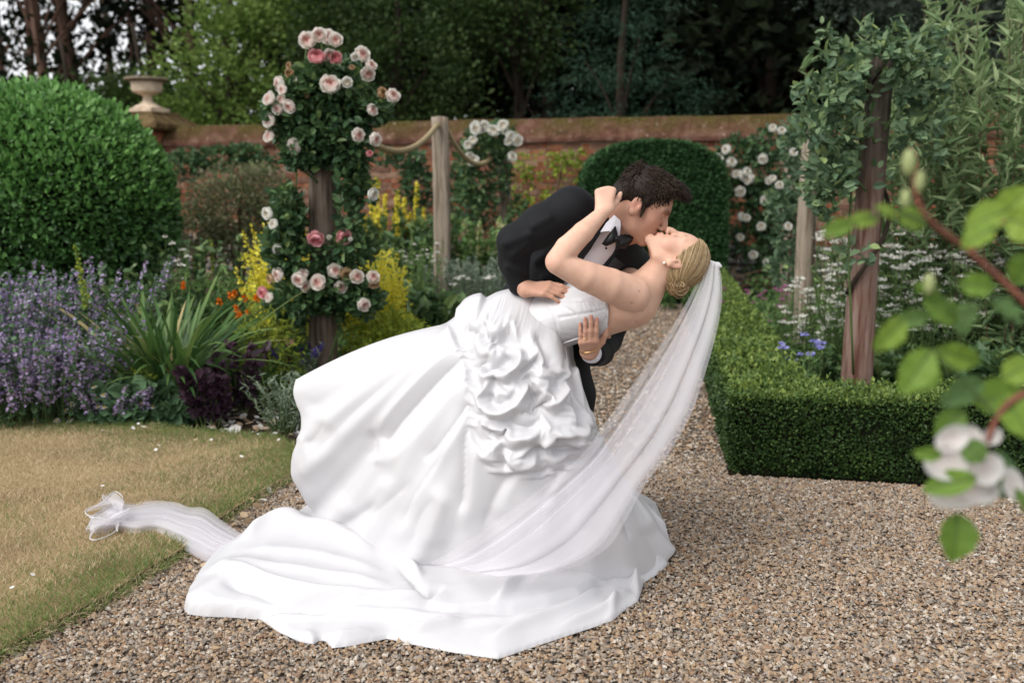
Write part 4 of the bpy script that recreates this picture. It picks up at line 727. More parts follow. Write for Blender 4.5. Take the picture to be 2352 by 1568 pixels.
pts = [(rng.uniform(1800, 1900), rng.uniform(640, 790)) for _ in range(38)]; dots('white_yarrow', 'flat white flower heads around the foot of the grey post', pts, 7.2, .04, 'white', 34, .018)
pts = [(x, y) for x, y in zip(rng.uniform(1880, 2360, 520), rng.uniform(530, 790, 520))]; dots('white_aster', 'cloud of small white daisies behind the twined red post', pts, 6.9, .04, 'white', 20, .021, None, .5)
pts = [(x, y) for x, y in zip(rng.uniform(1990, 2300, 200), rng.uniform(580, 760, 200))]; dots('white_aster', 'thick bank of white daisies below the long-leaved shrub', pts, 6.5, .04, 'white', 20, .021, None, .3)
pts = [(x, y) for x, y in zip(rng.uniform(1660, 1810, 44), rng.uniform(655, 740, 44))]; dots('pink_clover', 'small magenta flowers behind the box hedge along the path', pts, 8.4, .02, 'magenta', 14, .016, None, .6)
pts = [(1795, 790), (1800, 800), (1808, 822), (1820, 828), (1870, 785), (1876, 795), (1885, 800), (1860, 815), (1850, 770), (1785, 825), (1890, 790), (1838, 815)]; dots('lilac_campanula', 'lilac-blue flowers just behind the box hedge corner', pts, 5.7, .03, 'lilac', 22, .02)
# big long-leaved grey-green shrub (many arching stems)
e, tips = tuft('long_leaved_shrub', 'tall grey-green shrub with long narrow leaves behind the red post', 'shrub', (X(2250, 6.9), 6.9, 0), 85, 2.25, (.75, .5), .16, 'bud', NARROW, 60, stem_mat=TWIG, lean=.2)
e, tips = tuft('long_leaved_shrub', 'very tall grey-green shrub with long narrow leaves reaching the sky', 'shrub', (X(2420, 6.4), 6.4, 0), 60, 2.65, (.5, .4), .16, 'bud', NARROW, 60, stem_mat=TWIG, lean=.2)
# ground cover over the bare beds
pos = []
for x0, x1, y0, y1, n in ((-3.4, 1.1, 6.2, 12.5, 13000), (1.4, 5.6, 5.4, 11.5, 15000)):
    pos.append(np.c_[rng.uniform(x0, x1, n), rng.uniform(y0, y1, n), np.zeros(n)])
pos = np.vstack(pos); pos = pos[~inside(PATH, pos[:, :2])]; hq = .10 + .10 * fbm(pos, 1.3); pos[:, 2] = rng.uniform(0, 1, len(pos)) * np.clip(hq, .03, .3)
gcov = foliage('ground_cover', pos, np.tile([0, -.3, 1.], (len(pos), 1)), .06, LM['herb'], None, LEAF2); tag(gcov, 'low mixed leaves covering the soil of the flower beds', 'ground cover')
# fallen petals on soil, lawn edge and gravel
Vp = np.array([[x, y, .25 * (x * x + y * y)] for x in (-.5, 0, .5) for y in (-.4, 0, .4)]); Vp = Vp * np.where((np.abs(Vp[:, :1]) > .1) & (np.abs(Vp[:, 1:2]) > .1), .68, 1.0); FP = grid_faces(3, 3)
PM = [mesh_data('fallen_petal', Vp * (1, .8 + .2 * i, 1), FP, m, True, {'tint': np.full(9, .9)}) for i, m in enumerate((PINKS['pale'], PINKS['white'], PINKS['faded']))]
def petal(x, y, z, s, lab, grp, k=None):
    q = G(x, y, z); o = link('fallen_petal', PM[int(rng.integers(3)) if k is None else k], None, loc=q + [0, 0, .006]); o.scale = (s,) * 3; o.rotation_euler = (rng.normal(0, .35), rng.normal(0, .35), rng.uniform(0, 6)); tag(o, lab, 'petal', grp)
for k in range(120):
    x, y = rng.uniform(470, 690), rng.normal(978, 16)
    if y < 1003 and x < 690: petal(x, y, 0, rng.uniform(.03, .06), 'fallen pink petal on the bare soil under the lavender', 'petals on the soil')
for x, y in ((306, 985), (318, 975), (330, 982), (365, 1025), (358, 1035), (235, 990), (555, 1050), (450, 1012), (485, 1012), (680, 1040), (640, 1012)): petal(x, y, .05, rng.uniform(.018, .03), 'fallen petal on the back edge of the lawn', 'petals along the lawn')
for x, y in ((203, 1084), (236, 1118), (75, 1322), (28, 1352)): petal(x, y, .05, .018, 'white petal lying on the dry grass', 'petals on the dry grass', 1)
for x, y in ((605, 1150), (590, 1165), (560, 1185), (570, 1200), (540, 1205), (618, 1128), (545, 1190), (578, 1152), (470, 1300)): petal(x, y, .012, rng.uniform(.03, .045), 'fallen petal on the gravel by the lawn edge', 'petals along the gravel edge')
# ================================================================== people: smooth blended volumes turned into one surface
def q_ell(c, r, M=None, k=.012, op='u'): return dict(t='e', c=np.asarray(c, float), r=np.asarray(r, float), M=np.eye(3) if M is None else np.asarray(M), k=k, op=op)
def q_cap(a, b, ra, rb=None, k=.012, op='u'): return dict(t='c', a=np.asarray(a, float), b=np.asarray(b, float), ra=ra, rb=ra if rb is None else rb, k=k, op=op)
def q_cut(p, n): return dict(t='p', p=np.asarray(p, float), n=unit(n), k=0, op='i')
def chain(pts, rads, k=.015): return [q_cap(pts[i], pts[i + 1], rads[i], rads[i + 1], k) for i in range(len(pts) - 1)]
def inflate(prims, d): 
    out = []
    for q in prims:
        q = dict(q)
        if q['t'] == 'e': q['r'] = q['r'] + d
        elif q['t'] == 'c': q['ra'] = q['ra'] + d; q['rb'] = q['rb'] + d
        out.append(q)
    return out
def sdf_dist(q, X_):
    if q['t'] == 'e':
        l = (X_ - q['c'].astype(np.float32)) @ q['M'].astype(np.float32); r = q['r'].astype(np.float32); k0 = np.sqrt(((l / r) ** 2).sum(-1)); k1 = np.sqrt(((l / r**2) ** 2).sum(-1)) + 1e-9; return k0 * (k0 - 1) / k1
    if q['t'] == 'c':
        ba = (q['b'] - q['a']).astype(np.float32); pa = X_ - q['a'].astype(np.float32); t = np.clip((pa @ ba) / (ba @ ba + 1e-12), 0, 1); d = pa - t[..., None] * ba; return np.sqrt((d * d).sum(-1)) - (q['ra'] + (q['rb'] - q['ra']) * t)
    return (X_ - q['p'].astype(np.float32)) @ q['n'].astype(np.float32)
def sdf_mesh(prims, h, lo=None, hi=None, margin=.035, smooth=1):
    add = [q for q in prims if q['op'] == 'u']
    def bb(q): 
        if q['t'] == 'e': e = np.sqrt(((q['M'] * q['r']) ** 2).sum(1)); return q['c'] - e, q['c'] + e
        r = max(q['ra'], q['rb']); return np.minimum(q['a'], q['b']) - r, np.maximum(q['a'], q['b']) + r
    if lo is None: B_ = [bb(q) for q in add]; lo = np.min([b[0] for b in B_], 0) - 3 * h; hi = np.max([b[1] for b in B_], 0) + 3 * h
    lo = np.asarray(lo, float); n = np.ceil((np.asarray(hi) - lo) / h).astype(int) + 1; D = np.full(n, margin, np.float32); ax = [(lo[i] + h * np.arange(n[i])).astype(np.float32) for i in range(3)]
    for q in prims:
        if q['t'] == 'p': s = [slice(0, m_) for m_ in n]
        else:
            b0, b1 = bb(q); i0 = np.maximum(np.floor((b0 - margin - lo) / h).astype(int), 0); i1 = np.minimum(np.ceil((b1 + margin - lo) / h).astype(int) + 1, n)
            if (i1 <= i0).any(): continue
            s = [slice(i0[i], i1[i]) for i in range(3)]
        X_ = np.stack(np.meshgrid(ax[0][s[0]], ax[1][s[1]], ax[2][s[2]], indexing='ij'), -1); d = sdf_dist(q, X_); o_ = D[tuple(s)]; k = max(q['k'], 1e-5)
        if q['op'] == 'u': hh = np.clip(.5 + .5 * (o_ - d) / k, 0, 1); r = o_ * (1 - hh) + d * hh - k * hh * (1 - hh)
        elif q['op'] == 's': hh = np.clip(.5 - .5 * (o_ + d) / k, 0, 1); r = o_ * (1 - hh) + (-d) * hh + k * hh * (1 - hh)
        else: r = np.maximum(o_, d)
        D[tuple(s)] = r
    ins = D < 0; c = [ins[i:ins.shape[0] - 1 + i, j:ins.shape[1] - 1 + j, k:ins.shape[2] - 1 + k] for i in (0, 1) for j in (0, 1) for k in (0, 1)]
    cnt = sum(x.astype(np.int8) for x in c); act = (cnt > 0) & (cnt < 8); idx = np.argwhere(act); num = np.full(act.shape, -1, np.int32); num[act] = np.arange(len(idx))
    acc = np.zeros((len(idx), 3)); w = np.zeros(len(idx)); off = [(i, j, k) for i in (0, 1) for j in (0, 1) for k in (0, 1)]
    for a in range(8):
        for b in range(a + 1, 8):
            oa, ob = np.array(off[a]), np.array(off[b])
            if np.abs(oa - ob).sum() != 1: continue
            da = D[tuple((idx + oa).T)]; db = D[tuple((idx + ob).T)]; m_ = (da < 0) != (db < 0); t = np.where(m_, da / (da - db + 1e-12), 0); acc += m_[:, None] * (oa + t[:, None] * (ob - oa)); w += m_
    V = lo + h * (idx + acc / np.maximum(w, 1)[:, None]); Fs = []
    for axis in range(3):
        a1, a2 = (axis + 1) % 3, (axis + 2) % 3; s0 = [slice(None)] * 3; s1 = [slice(None)] * 3; s0[axis] = slice(0, -1); s1[axis] = slice(1, None); A_, B_ = ins[tuple(s0)], ins[tuple(s1)]; e = np.argwhere(A_ != B_)
        e = e[(e[:, a1] > 0) & (e[:, a2] > 0) & (e[:, a1] < act.shape[a1]) & (e[:, a2] < act.shape[a2])]; fl_ = A_[tuple(e.T)]; q4 = []
        for d1, d2 in ((-1, -1), (0, -1), (0, 0), (-1, 0)): t = e.copy(); t[:, a1] += d1; t[:, a2] += d2; q4.append(num[tuple(t.T)])
        q4 = np.stack(q4, 1); q4[~fl_] = q4[~fl_][:, ::-1]; Fs.append(q4)
    F = np.concatenate(Fs); F = F[(F >= 0).all(1)]
    for _ in range(smooth):
        s = np.zeros_like(V); n_ = np.zeros(len(V))
        for i, j in ((0, 1), (1, 2), (2, 3), (3, 0)):
            np.add.at(s, F[:, i], V[F[:, j]]); np.add.at(n_, F[:, i], 1)
        V = V * .5 + .5 * s / np.maximum(n_, 1)[:, None]
    return V, F
def tree_of(V, F): return BVHTree.FromPolygons([tuple(v) for v in V], [tuple(int(i) for i in f) for f in F])
def hit(bv, px, py, lift=0.0):
    d = ray(px, py); d = d / np.linalg.norm(d); r = bv.ray_cast(Vector((0, 0, CAM_H)), Vector(d))
    return None if r[0] is None else np.array(r[0]) - d * lift

def head_prims(O, F_, U_, s, male=True):
    F_ = unit(F_); U_ = unit(np.asarray(U_) - F_ * np.dot(U_, F_)); S_ = np.cross(U_, F_); M = np.stack([F_, S_, U_], 1)
    def L(f, sd, u): return O + s * (F_ * f + S_ * sd + U_ * u)
    def E(f, sd, u, rf, rs_, ru, k=.012, op='u', pitch=0.0):
        Mm = M
        if pitch: c_, s_ = math.cos(pitch), math.sin(pitch); Mm = M @ np.array([[c_, 0, -s_], [0, 1, 0], [s_, 0, c_]])
        return q_ell(L(f, sd, u), np.array([rf, rs_, ru]) * s, Mm, k * s, op)
    def C(a, b, ra, rb, k=.012, op='u'): return q_cap(L(*a), L(*b), ra * s, rb * s, k * s, op)
    j = 1.0 if male else .9
    p = [E(-.006, 0, .046, .094, .075, .082), E(.03, 0, .035, .066, .068, .066), C((.038, 0, .015), (.046, 0, -.05), .054, .044 * j, .02), E(.05, .03, -.022, .034, .030, .04, .02), E(.05, -.03, -.022, .034, .030, .04, .02)]
    for sg in (1, -1):
        p += [C((-.002, sg * .056 * (1 if male else .95), -.03), (.012, sg * .05 * j, -.068), .016, .017 * j, .02), C((.012, sg * .05 * j, -.068), (.066, sg * .014, -.097), .018 * j, .017 * j, .02)]
    p += [E(.072, 0, -.094, .019, .021 * j, .017, .014), E(.066, 0, -.062, .026, .032, .03, .016)]
    p += [C((.086, 0, .026), (.104, 0, -.012), .0085, .0095, .012), C((.104, 0, -.012), (.113 if male else .111, 0, -.026), .0095, .0105 if male else .0092, .008)]
    for sg in (1, -1):
        p += [E(.101, sg * .0125, -.031, .0105, .0075, .0075, .006), C((.088, sg * .010, .028), (.073, sg * .046, .027), .0105 if male else .0075, .009 if male else .007, .012), E(.089, sg * .030, .012, .015, .017, .011, .012, 's'), E(.0735, sg * .031, .011, .0135, .0145, .0125, .004)]
        p += [E(.101, sg * .009, -.0365, .007, .0038, .003, .004, 's')]
    p += [E(.0895, 0, -.0505, .0095, .022, .0065, .006), E(.0885, 0, -.063, .0095, .020, .0075, .006), C((.097, -.018, -.0567), (.097, .018, -.0567), .0022, .0022, .004, 's'), E(.0905, 0, -.0775, .008, .018, .005, .008, 's')]
    for sg in (1, -1):
        p += [E(-.010, sg * .074, -.002, .019, .0075, .032, .006, 'u', .22), E(-.006, sg * .083, .002, .0115, .006, .020, .005, 's', .22), E(-.012, sg * .080, -.026, .010, .005, .011, .005)]
        p += [E(.002, sg * .079, -.004, .006, .004, .009, .004)]
    return p, L, M
def hand_prims(W, D_, N_, thumb, s, curl, spread=.06, thumb_dir=(.7, .7, 0.0), tcurl=.25, k=.006):
    """W wrist; D_ wrist-to-knuckle; N_ back-of-hand normal; thumb = lateral unit direction of the thumb side; curl = 4 x 3 joint angles"""
    D_ = unit(D_); N_ = unit(np.asarray(N_) - D_ * np.dot(N_, D_)); Lx = np.cross(N_, D_); Lx = Lx if np.dot(Lx, thumb) > 0 else -Lx; out = []; tips = []
    for i, (lat, ml, ph, r) in enumerate(((.026, .082, (.041, .025, .019), .0094), (.0085, .084, (.046, .029, .021), .0096), (-.0095, .079, (.042, .027, .020), .0090), (-.027, .071, (.033, .020, .018), .0080))):
        kn = W + s * (D_ * ml + Lx * lat); out.append(q_cap(W + s * (Lx * lat * .55 + D_ * .008), kn, .0145 * s, .0115 * s, .014)); d = D_ + Lx * (lat * spread / .026 * .8); d = unit(d); n = N_; p = kn; c_ = curl[i]
        for j in range(3):
            a = c_[j]; d2 = d * math.cos(a) - n * math.sin(a); n = n * math.cos(a) + d * math.sin(a); d = unit(d2); q = p + d * ph[j] * s; out.append(q_cap(p, q, (r - .0007 * j) * s, (r - .0007 * (j + 1)) * s, k if j == 0 else .003)); p = q
        tips.append((p, d, n))
    t0 = W + s * (D_ * .018 + Lx * .024 - N_ * .006); d = unit(D_ * thumb_dir[0] + Lx * thumb_dir[1] + N_ * thumb_dir[2]); p = t0
    for j, (l, r) in enumerate(((.040, .0145), (.031, .0115), (.026, .0098))):
        q = p + d * l * s; out.append(q_cap(p, q, r * s, (r - .0018) * s, .012 if j == 0 else .005)); d = unit(d + D_ * tcurl * .5 - N_ * tcurl * .4); p = q
    tips.append((p, d, N_)); return out, tips

def skin_mat(name, base, red):
    m, nt, b = new_mat(name, .55, .3); v = coords(nt); c = np.array(base)
    cc = ramp(nt, noise_tex(nt, v, 26, 4), [(.3, tuple(c * np.array([.93, .88, .86]))), (.7, tuple(np.minimum(c * 1.05, 1)))])
    fk = ramp(nt, noise_tex(nt, v, 210, 2), [(.69, (0, 0, 0)), (.76, (1, 1, 1))]); cc = mixc(nt, mixc(nt, .28, (0, 0, 0), fk, 'MIX'), cc, tuple(c * np.array([.62, .48, .42])))
    cc = mixc(nt, attr(nt, 'mark'), cc, tuple(red)); cc = mixc(nt, attr(nt, 'dark'), cc, (.035, .02, .014)); nt.links.new(cc, b.inputs['Base Color'])
    b.inputs['Subsurface Weight'].default_value = .07; b.inputs['Subsurface Radius'].default_value = (.012, .005, .003); b.inputs['Subsurface Scale'].default_value = .5
    bump(nt, b, noise_tex(nt, v, 420, 2), .06, .002); return m
SKIN_B = skin_mat('skin_fair', (.71, .45, .33), (.64, .27, .22)); SKIN_G = skin_mat('skin_tanned', (.54, .31, .22), (.48, .18, .14))
def marks(V, feats):
    a = np.zeros(len(V))
    for c, r, amt in feats: a = np.maximum(a, amt * np.exp(-(((V - c) / r) ** 2).sum(1)))
    return a

# ---------------------------------------------------------------- woman in the gown
bride = empty('person', G(1130, 1290), 'woman in white satin gown bent back in a kiss, hair in a low bun', 'person', 'couple kissing')
bO = P(1547, 593, 3.37); bF, bU = np.array([.03, -.06, 1.]), np.array([1., -.02, -.03]); bS = .89
hp, bL, bM = head_prims(bO, bF, bU, bS, False)
shL, shR = P(1452, 676, 3.235), P(1446, 652, 3.52); nb = P(1482, 664, 3.37)
arm = chain([shL, P(1400, 655, 3.185), P(1345, 634, 3.15), P(1281, 604, 3.125)], [.060, .055, .0475, .037], .005) + chain([P(1279, 600, 3.125), P(1303, 570, 3.145), P(1340, 533, 3.185), P(1384, 489, 3.245)], [.0365, .0385, .034, .0225], .005)
fist, _ = hand_prims(P(1386, 487, 3.25), P(1391, 440, 3.275) - P(1386, 487, 3.25), (-.05, -1, .25), (1, 0, 0), .93, [(1.25, 1.5, .8)] * 4, .03, (.9, .45, -.55), .5)
armR = chain([shR, P(1400, 640, 3.60), P(1350, 600, 3.66)], [.05, .045, .036], .03) + chain([P(1350, 600, 3.66), P(1370, 560, 3.66), P(1395, 520, 3.62)], [.036, .034, .023], .02)
handR, _ = hand_prims(P(1395, 520, 3.62), (.3, .3, 1), (0, 1, .2), (1, 0, 0), .93, [(.5, .5, .3)] * 4)
tors = [q_ell(P(1425, 695, 3.385), (.125, .165, .092), None, .03), q_ell(P(1360, 710, 3.395), (.13, .150, .098), None, .03), q_ell(P(1290, 728, 3.42), (.13, .130, .083), None, .03), q_ell(P(1215, 752, 3.46), (.16, .165, .105), None, .03)]
neck = [q_cap(bL(-.022, 0, -.03), P(1500, 640, 3.37), .047, .045, .03), q_cap(P(1500, 640, 3.37), nb, .045, .055, .04), q_cap(nb, shL, .038, .048, .045), q_cap(nb, shR, .038, .048, .045), q_cap(P(1440, 690, 3.27), P(1462, 712, 3.34), .038, .036, .04), q_cap(bL(.0, .035, -.05), P(1486, 655, 3.33), .016, .014, .02)]
legs = chain([P(1190, 790, 3.42), P(1130, 1000, 3.36), P(1150, 1240, 3.5)], [.09, .062, .042]) + chain([P(1200, 790, 3.54), P(1010, 930, 3.6), P(900, 1130, 3.66)], [.09, .062, .04])
shoes_b = []
body = hp + neck + tors + arm + fist + armR + handR
V1, F1 = sdf_mesh(body, .0038, smooth=1)
V2, F2 = sdf_mesh(legs, .008)
V, F = cat([(V1, F1), (V2, F2)])
sc_ = bS; mk_feats = [(bL(.097, 0, -.0505), np.array([.010, .020, .010]) * 1.0, .75), (bL(.097, 0, -.063), np.array([.010, .018, .010]), .75), (bL(.062, .045, -.03), np.array([.03] * 3), .32), (bL(-.01, .08, 0), np.array([.02] * 3), .3), (P(1388, 440, 3.25), np.array([.03, .03, .02]), .25), (P(1258, 592, 3.1), np.array([.03] * 3), .2)]
dk = [(bL(.088, .033, .0035), np.array([.008, .010, .0028]), .8), (bL(.090, .03, .034), np.array([.006, .014, .0032]), .35)]
for x, y in ((1516, 717), (1495, 727), (1528, 735), (1504, 701)): pass
moles = [(1516 - 9, 716 - 3), (1536 - 9, 736 - 3)]
f_b = mk('body', V, F[0] if len(F) == 1 else F, SKIN_B, bride, True, {'mark': marks(V, mk_feats), 'dark': marks(V, dk)})
BV_B = tree_of(V1, F1)
ml = [hit(BV_B, x, y) for x, y in ((1451, 695), (1476, 714), (1462, 738), (1468, 668))]
for h_ in ml:
    if h_ is not None:
        a_ = f_b.data.attributes['dark']; v_ = np.zeros(len(V), np.float32); a_.data.foreach_get('value', v_); v_ = np.maximum(v_, .7 * np.exp(-((V - h_) ** 2).sum(1) / .0028**2)); a_.data.foreach_set('value', v_.astype(np.float32))
# hair: sleek, swept into a low bun
m, nt, b = new_mat('hair_blonde', .42, .45); v = coords(nt); t = attr(nt, 'tint')
nt.links.new(ramp(nt, t, [(0, (.10, .058, .026)), (.35, (.24, .15, .07)), (.7, (.44, .31, .16)), (1, (.60, .46, .27))]), b.inputs['Base Color']); HAIR_B = m
def hb(f, sd, u): return bL(f, sd, u)
cap_p = [q_ell(hb(-.008, 0, .050), np.array([.100, .081, .088]) * bS, bM, .01), q_ell(hb(-.06, 0, .0), np.array([.052, .062, .060]) * bS, bM, .03), q_ell(hb(.112, 0, .020), np.array([.074, .098, .078]) * bS, bM, .01, 's'), q_ell(hb(.035, 0, -.075), np.array([.085, .11, .076]) * bS, bM, .01, 's'), q_ell(hb(.03, .085, -.02), np.array([.045, .03, .042]) * bS, bM, .008, 's'), q_ell(hb(.03, -.085, -.02), np.array([.045, .03, .042]) * bS, bM, .008, 's')]
V, F = sdf_mesh(cap_p, .003, smooth=2); hr = mk('hair', V, F, HAIR_B, bride, True, {'tint': np.clip(.32 + .12 * fbm(V, 30), 0, 1)}); BV_H = tree_of(V, F); Vcap = V.copy()
bun = P(1556, 660, 3.34); parts, tints = [], []
def slerp(a, b_, t):
    w_ = np.arccos(np.clip(np.dot(a, b_), -1, 1)); return (np.sin((1 - t) * w_)[:, None] * a + np.sin(t * w_)[:, None] * b_) / np.sin(w_)
el = np.array([.103, .0835, .0905]) * bS; c0 = hb(-.008, 0, .050); d1 = unit(((bun - c0) @ bM) / el)
for k in range(1600):
    d0 = unit(((Vcap[int(rng.integers(len(Vcap)))] - c0) @ bM) / el)
    if np.dot(d0, d1) > .93 or np.dot(d0, d1) < -.97: continue
    t = np.linspace(0, 1, 9); dd = unit(slerp(d0, d1, t)); rr_ = 1 + rng.uniform(-.005, .022) + .01 * np.sin(t * 9 + k) * .3; q = c0 + (dd * el * rr_[:, None]) @ bM.T; q = q + (bun - q) * (np.clip(t - .8, 0, 1) * 3.0)[:, None] ** 2
    lift = rng.uniform(.0002, .0022)
    for i_ in range(8):
        r_ = BV_H.find_nearest(Vector(q[i_]))
        if r_[0] is not None: q[i_] = np.array(r_[0]) + np.array(r_[1]) * lift
    pV, pF = tube(q, np.linspace(.0011, .0015, 9) * rng.uniform(.6, 1.3), 3, False); parts.append((pV, pF)); tints.append(np.full(len(pV), np.clip(rng.normal(.58, .24) + .12 * (d0[0]), 0, 1)))
V, F = cat(parts); mk('hair_strand', V, F, HAIR_B, hr, True, {'tint': np.concatenate(tints)}, kind='stuff')
parts, tints = [], []
for k in range(190):      # the bun: coiled strands
    a = np.linspace(0, 2 * np.pi * 1.3, 26) + rng.uniform(0, 6); R0 = rng.uniform(.004, .030); zz = rng.normal(0, .010); ax_b = unit(np.array([.35, -1, .25]) + .55 * rdir(1)[0]); ub = unit(np.cross(ax_b, [0, 0, 1])); vb_ = np.cross(ax_b, ub); a = a[:18]; q = bun + rng.normal(0, .004, 3) + (R0 * 1.05 + .003) * np.cos(a)[:, None] * ub + (R0 * .9) * np.sin(a)[:, None] * vb_ + ax_b * (.024 * math.sqrt(max(0, 1 - (R0 / .034) ** 2)))
    pV, pF = tube(q, .0019, 4, False); parts.append((pV, pF)); tints.append(np.full(len(pV), np.clip(rng.normal(.42, .2), 0, 1)))
pV, pF = sdf_mesh([q_ell(bun + [0, -.004, 0], (.031, .026, .027))], .004); parts.append((pV, pF)); tints.append(np.full(len(pV), .25))
V, F = cat(parts); mk('bun', V, F, HAIR_B, hr, True, {'tint': np.concatenate(tints)})
V, F = lump(10, 7, .02); m, nt, b = new_mat('pearl', .2, .6, (.75, .70, .64)); ep = hit(BV_B, 1528, 601); ep = bL(0, .085, -.035) if ep is None else ep; mk('earring', V * .0055 + ep + [-.004, -.004, -.004], F, m, bride)

# ---------------------------------------------------------------- man in the dinner suit
groom = empty('person', np.array([P(1260, 900, 3.8)[0], 3.8, 0]), 'man in black dinner suit and bow tie leaning over to kiss', 'person', 'couple kissing')
gO = P(1470, 472, 3.40); gF, gU = np.array([.85, -.13, -.50]), np.array([.49, -.10, .86]); gp, gL, gM = head_prims(gO, gF, gU, 1.0, True)
gN = P(1405, 528, 3.50); gsR, gsL = P(1313, 482, 3.40), P(1450, 612, 3.68); pel = P(1232, 748, 3.70)
gn = [q_cap(gL(-.028, 0, -.035), P(1432, 520, 3.45), .060, .058, .03), q_cap(P(1432, 520, 3.45), gN, .058, .062, .03), q_cap(gL(.02, -.035, -.075), P(1436, 545, 3.41), .022, .018, .025), q_cap(gL(.030, .0, -.08), P(1436, 540, 3.46), .026, .024, .03)]
wR, wL = P(1205, 664, 3.355), P(1353, 809, 3.305)
hR, tipR = hand_prims(wR, (.95, -.32, .05), (.0, -.55, .83), (0, 1, .2), 1.0, [(.30, .30, .2), (.32, .34, .2), (.36, .36, .22), (.40, .38, .25)], .075, (.75, .55, -.3))
hL, tipL = hand_prims(wL, (-.08, -.72, .62), (-.05, -.66, -.72), (1, 0, 0), .94, [(.38, .26, .12), (.34, .26, .12), (.38, .26, .12), (.46, .30, .15)], .05, (.75, .55, -.25), .8)
V1, F1 = sdf_mesh(gp + gn + [q_cap(gN, P(1385, 560, 3.57), .055, .05, .03)], .0034); V2, F2 = sdf_mesh(hR + [q_cap(wR, P(1190, 648, 3.37), .026, .03, .02)], .0029); V3, F3 = sdf_mesh(hL + [q_cap(wL, P(1368, 812, 3.42), .027, .032, .02)], .0029)
ch_ = P(1358, 600, 3.58); core_b = [q_cap(ch_, pel, .08, .10, .05), q_cap(gsR, gsL, .05, .05, .05)] + chain([gsR, P(1180, 552, 3.37), P(1190, 648, 3.40)], [.045, .04, .03]) + chain([gsL, P(1398, 772, 3.66), P(1368, 812, 3.44)], [.045, .04, .032]) + chain([pel, P(1318, 905, 3.70), np.array([P(1322, 900, 3.8)[0], 3.8, .1])], [.08, .055, .04]) + chain([pel, P(1215, 930, 3.78), np.array([P(1200, 900, 3.86)[0], 3.86, .1])], [.08, .055, .04])
V4, F4 = sdf_mesh(core_b, .012); V, F = cat([(V1, F1), (V2, F2), (V3, F3), (V4, F4)])
fe = [(gL(.098, 0, -.051), np.array([.010, .02, .009]), .6), (gL(.098, 0, -.063), np.array([.010, .018, .009]), .6), (gL(.06, -.045, -.02), np.array([.03] * 3), .35), (gL(.115, 0, -.028), np.array([.012] * 3), .3), (gL(-.01, -.08, 0), np.array([.018] * 3), .45)] + [(t[0], np.array([.010] * 3), .55) for t in tipR + tipL] + [(wL + [0, -.02, .06], np.array([.03] * 3), .4)]
dk = [(gL(.087, -.034, .0015), np.array([.010, .009, .0032]), .75), (gL(.03, -.055, -.06), np.array([.03, .03, .03]), .10), (gL(.07, -.02, -.085), np.array([.03, .03, .022]), .12)] + [(gL(f, -sd, u), np.array([.009, .009, .0055]), .95) for f, sd, u in ((.0975, .013, .025), (.094, .021, .029), (.089, .029, .031), (.084, .037, .031), (.078, .045, .027))]
mk('body', V, F, SKIN_G, groom, True, {'mark': marks(V, fe), 'dark': marks(V, dk)}); BV_G = tree_of(V1, F1)
# short wavy dark hair
m, nt, b = new_mat('hair_dark_brown', .55, .22); nt.links.new(ramp(nt, attr(nt, 'tint'), [(0, (.009, .006, .004)), (.6, (.024, .014, .009)), (1, (.06, .036, .023))]), b.inputs['Base Color']); HAIR_G = m
gh = [q_ell(gL(-.008, 0, .048), (.098, .080, .087), gM, .01), q_ell(gL(.062, 0, .097), (.050, .060, .030), gM, .03), q_ell(gL(-.075, 0, -.002), (.038, .055, .045), gM, .025), q_ell(gL(.120, 0, .016), (.074, .11, .070), gM, .008, 's'), q_ell(gL(.045, 0, -.095), (.10, .12, .085), gM, .008, 's'), q_ell(gL(.045, -.088, -.012), (.05, .03, .036), gM, .006, 's'), q_ell(gL(.045, .088, -.012), (.05, .03, .036), gM, .006, 's'), q_ell(gL(-.012, -.088, -.004), (.021, .016, .034), gM, .004, 's'), q_ell(gL(-.012, .088, -.004), (.021, .016, .034), gM, .004, 's')]
gh += [q_cap(gL(.014, -.071, .03), gL(.020, -.070, -.018), .008, .005, .006), q_cap(gL(.014, .071, .03), gL(.020, .070, -.018), .008, .005, .006)]
V, F = sdf_mesh(gh, .003, smooth=2); hg = mk('hair', V, F, HAIR_G, groom, True, {'tint': np.clip(.3 + .2 * fbm(V, 60), 0, 1)})
nv = np.zeros((len(V), 3)); e1 = np.cross(V[F[:, 1]] - V[F[:, 0]], V[F[:, 3]] - V[F[:, 0]]); [np.add.at(nv, F[:, i], e1) for i in range(4)]; nv = unit(nv); loc = (V - gO) @ gM
cand = np.where((loc[:, 2] > -.03) & ((nv @ gM)[:, 0] < .93) & ~((nv @ gM)[:, 2] < -.35))[0]; parts, tints = [], []
for i in rng.choice(cand, 3000):
    p0, n0, lc = V[i], nv[i], loc[i]; topf = np.clip((lc[2] - .03) / .09, 0, 1); frontf = np.clip((lc[0] + .02) / .1, 0, 1); L_ = .013 + .024 * topf * (.5 + .5 * frontf) * rng.uniform(.6, 1.2)
    fl_ = unit(gM @ np.array([.9 * topf * (1 if lc[0] > -.05 else -.3) + .1, .25 * np.sign(lc[1]) * (1 - topf), -.55 * (1 - topf) - .15 * frontf]) + .22 * rdir(1)[0]); t = np.linspace(0, 1, 7); wv = rdir(1)[0]
    q = p0 - n0 * .004 + L_ * (n0 * (.26 * np.sin(t * 2.9))[:, None] * (.3 + .7 * topf) + fl_ * t[:, None]) + wv * (.005 * np.sin(t * rng.uniform(4, 8) + rng.uniform(0, 6)) * (.3 + .7 * topf))[:, None]
    pV, pF = tube(q, np.array([.0014, .0018, .0018, .0016, .0013, .001, .0004]) * rng.uniform(.7, 1.2), 3, False); parts.append((pV, pF)); tints.append(np.full(len(pV), np.clip(rng.normal(.45, .25) + .15 * topf, 0, 1)))
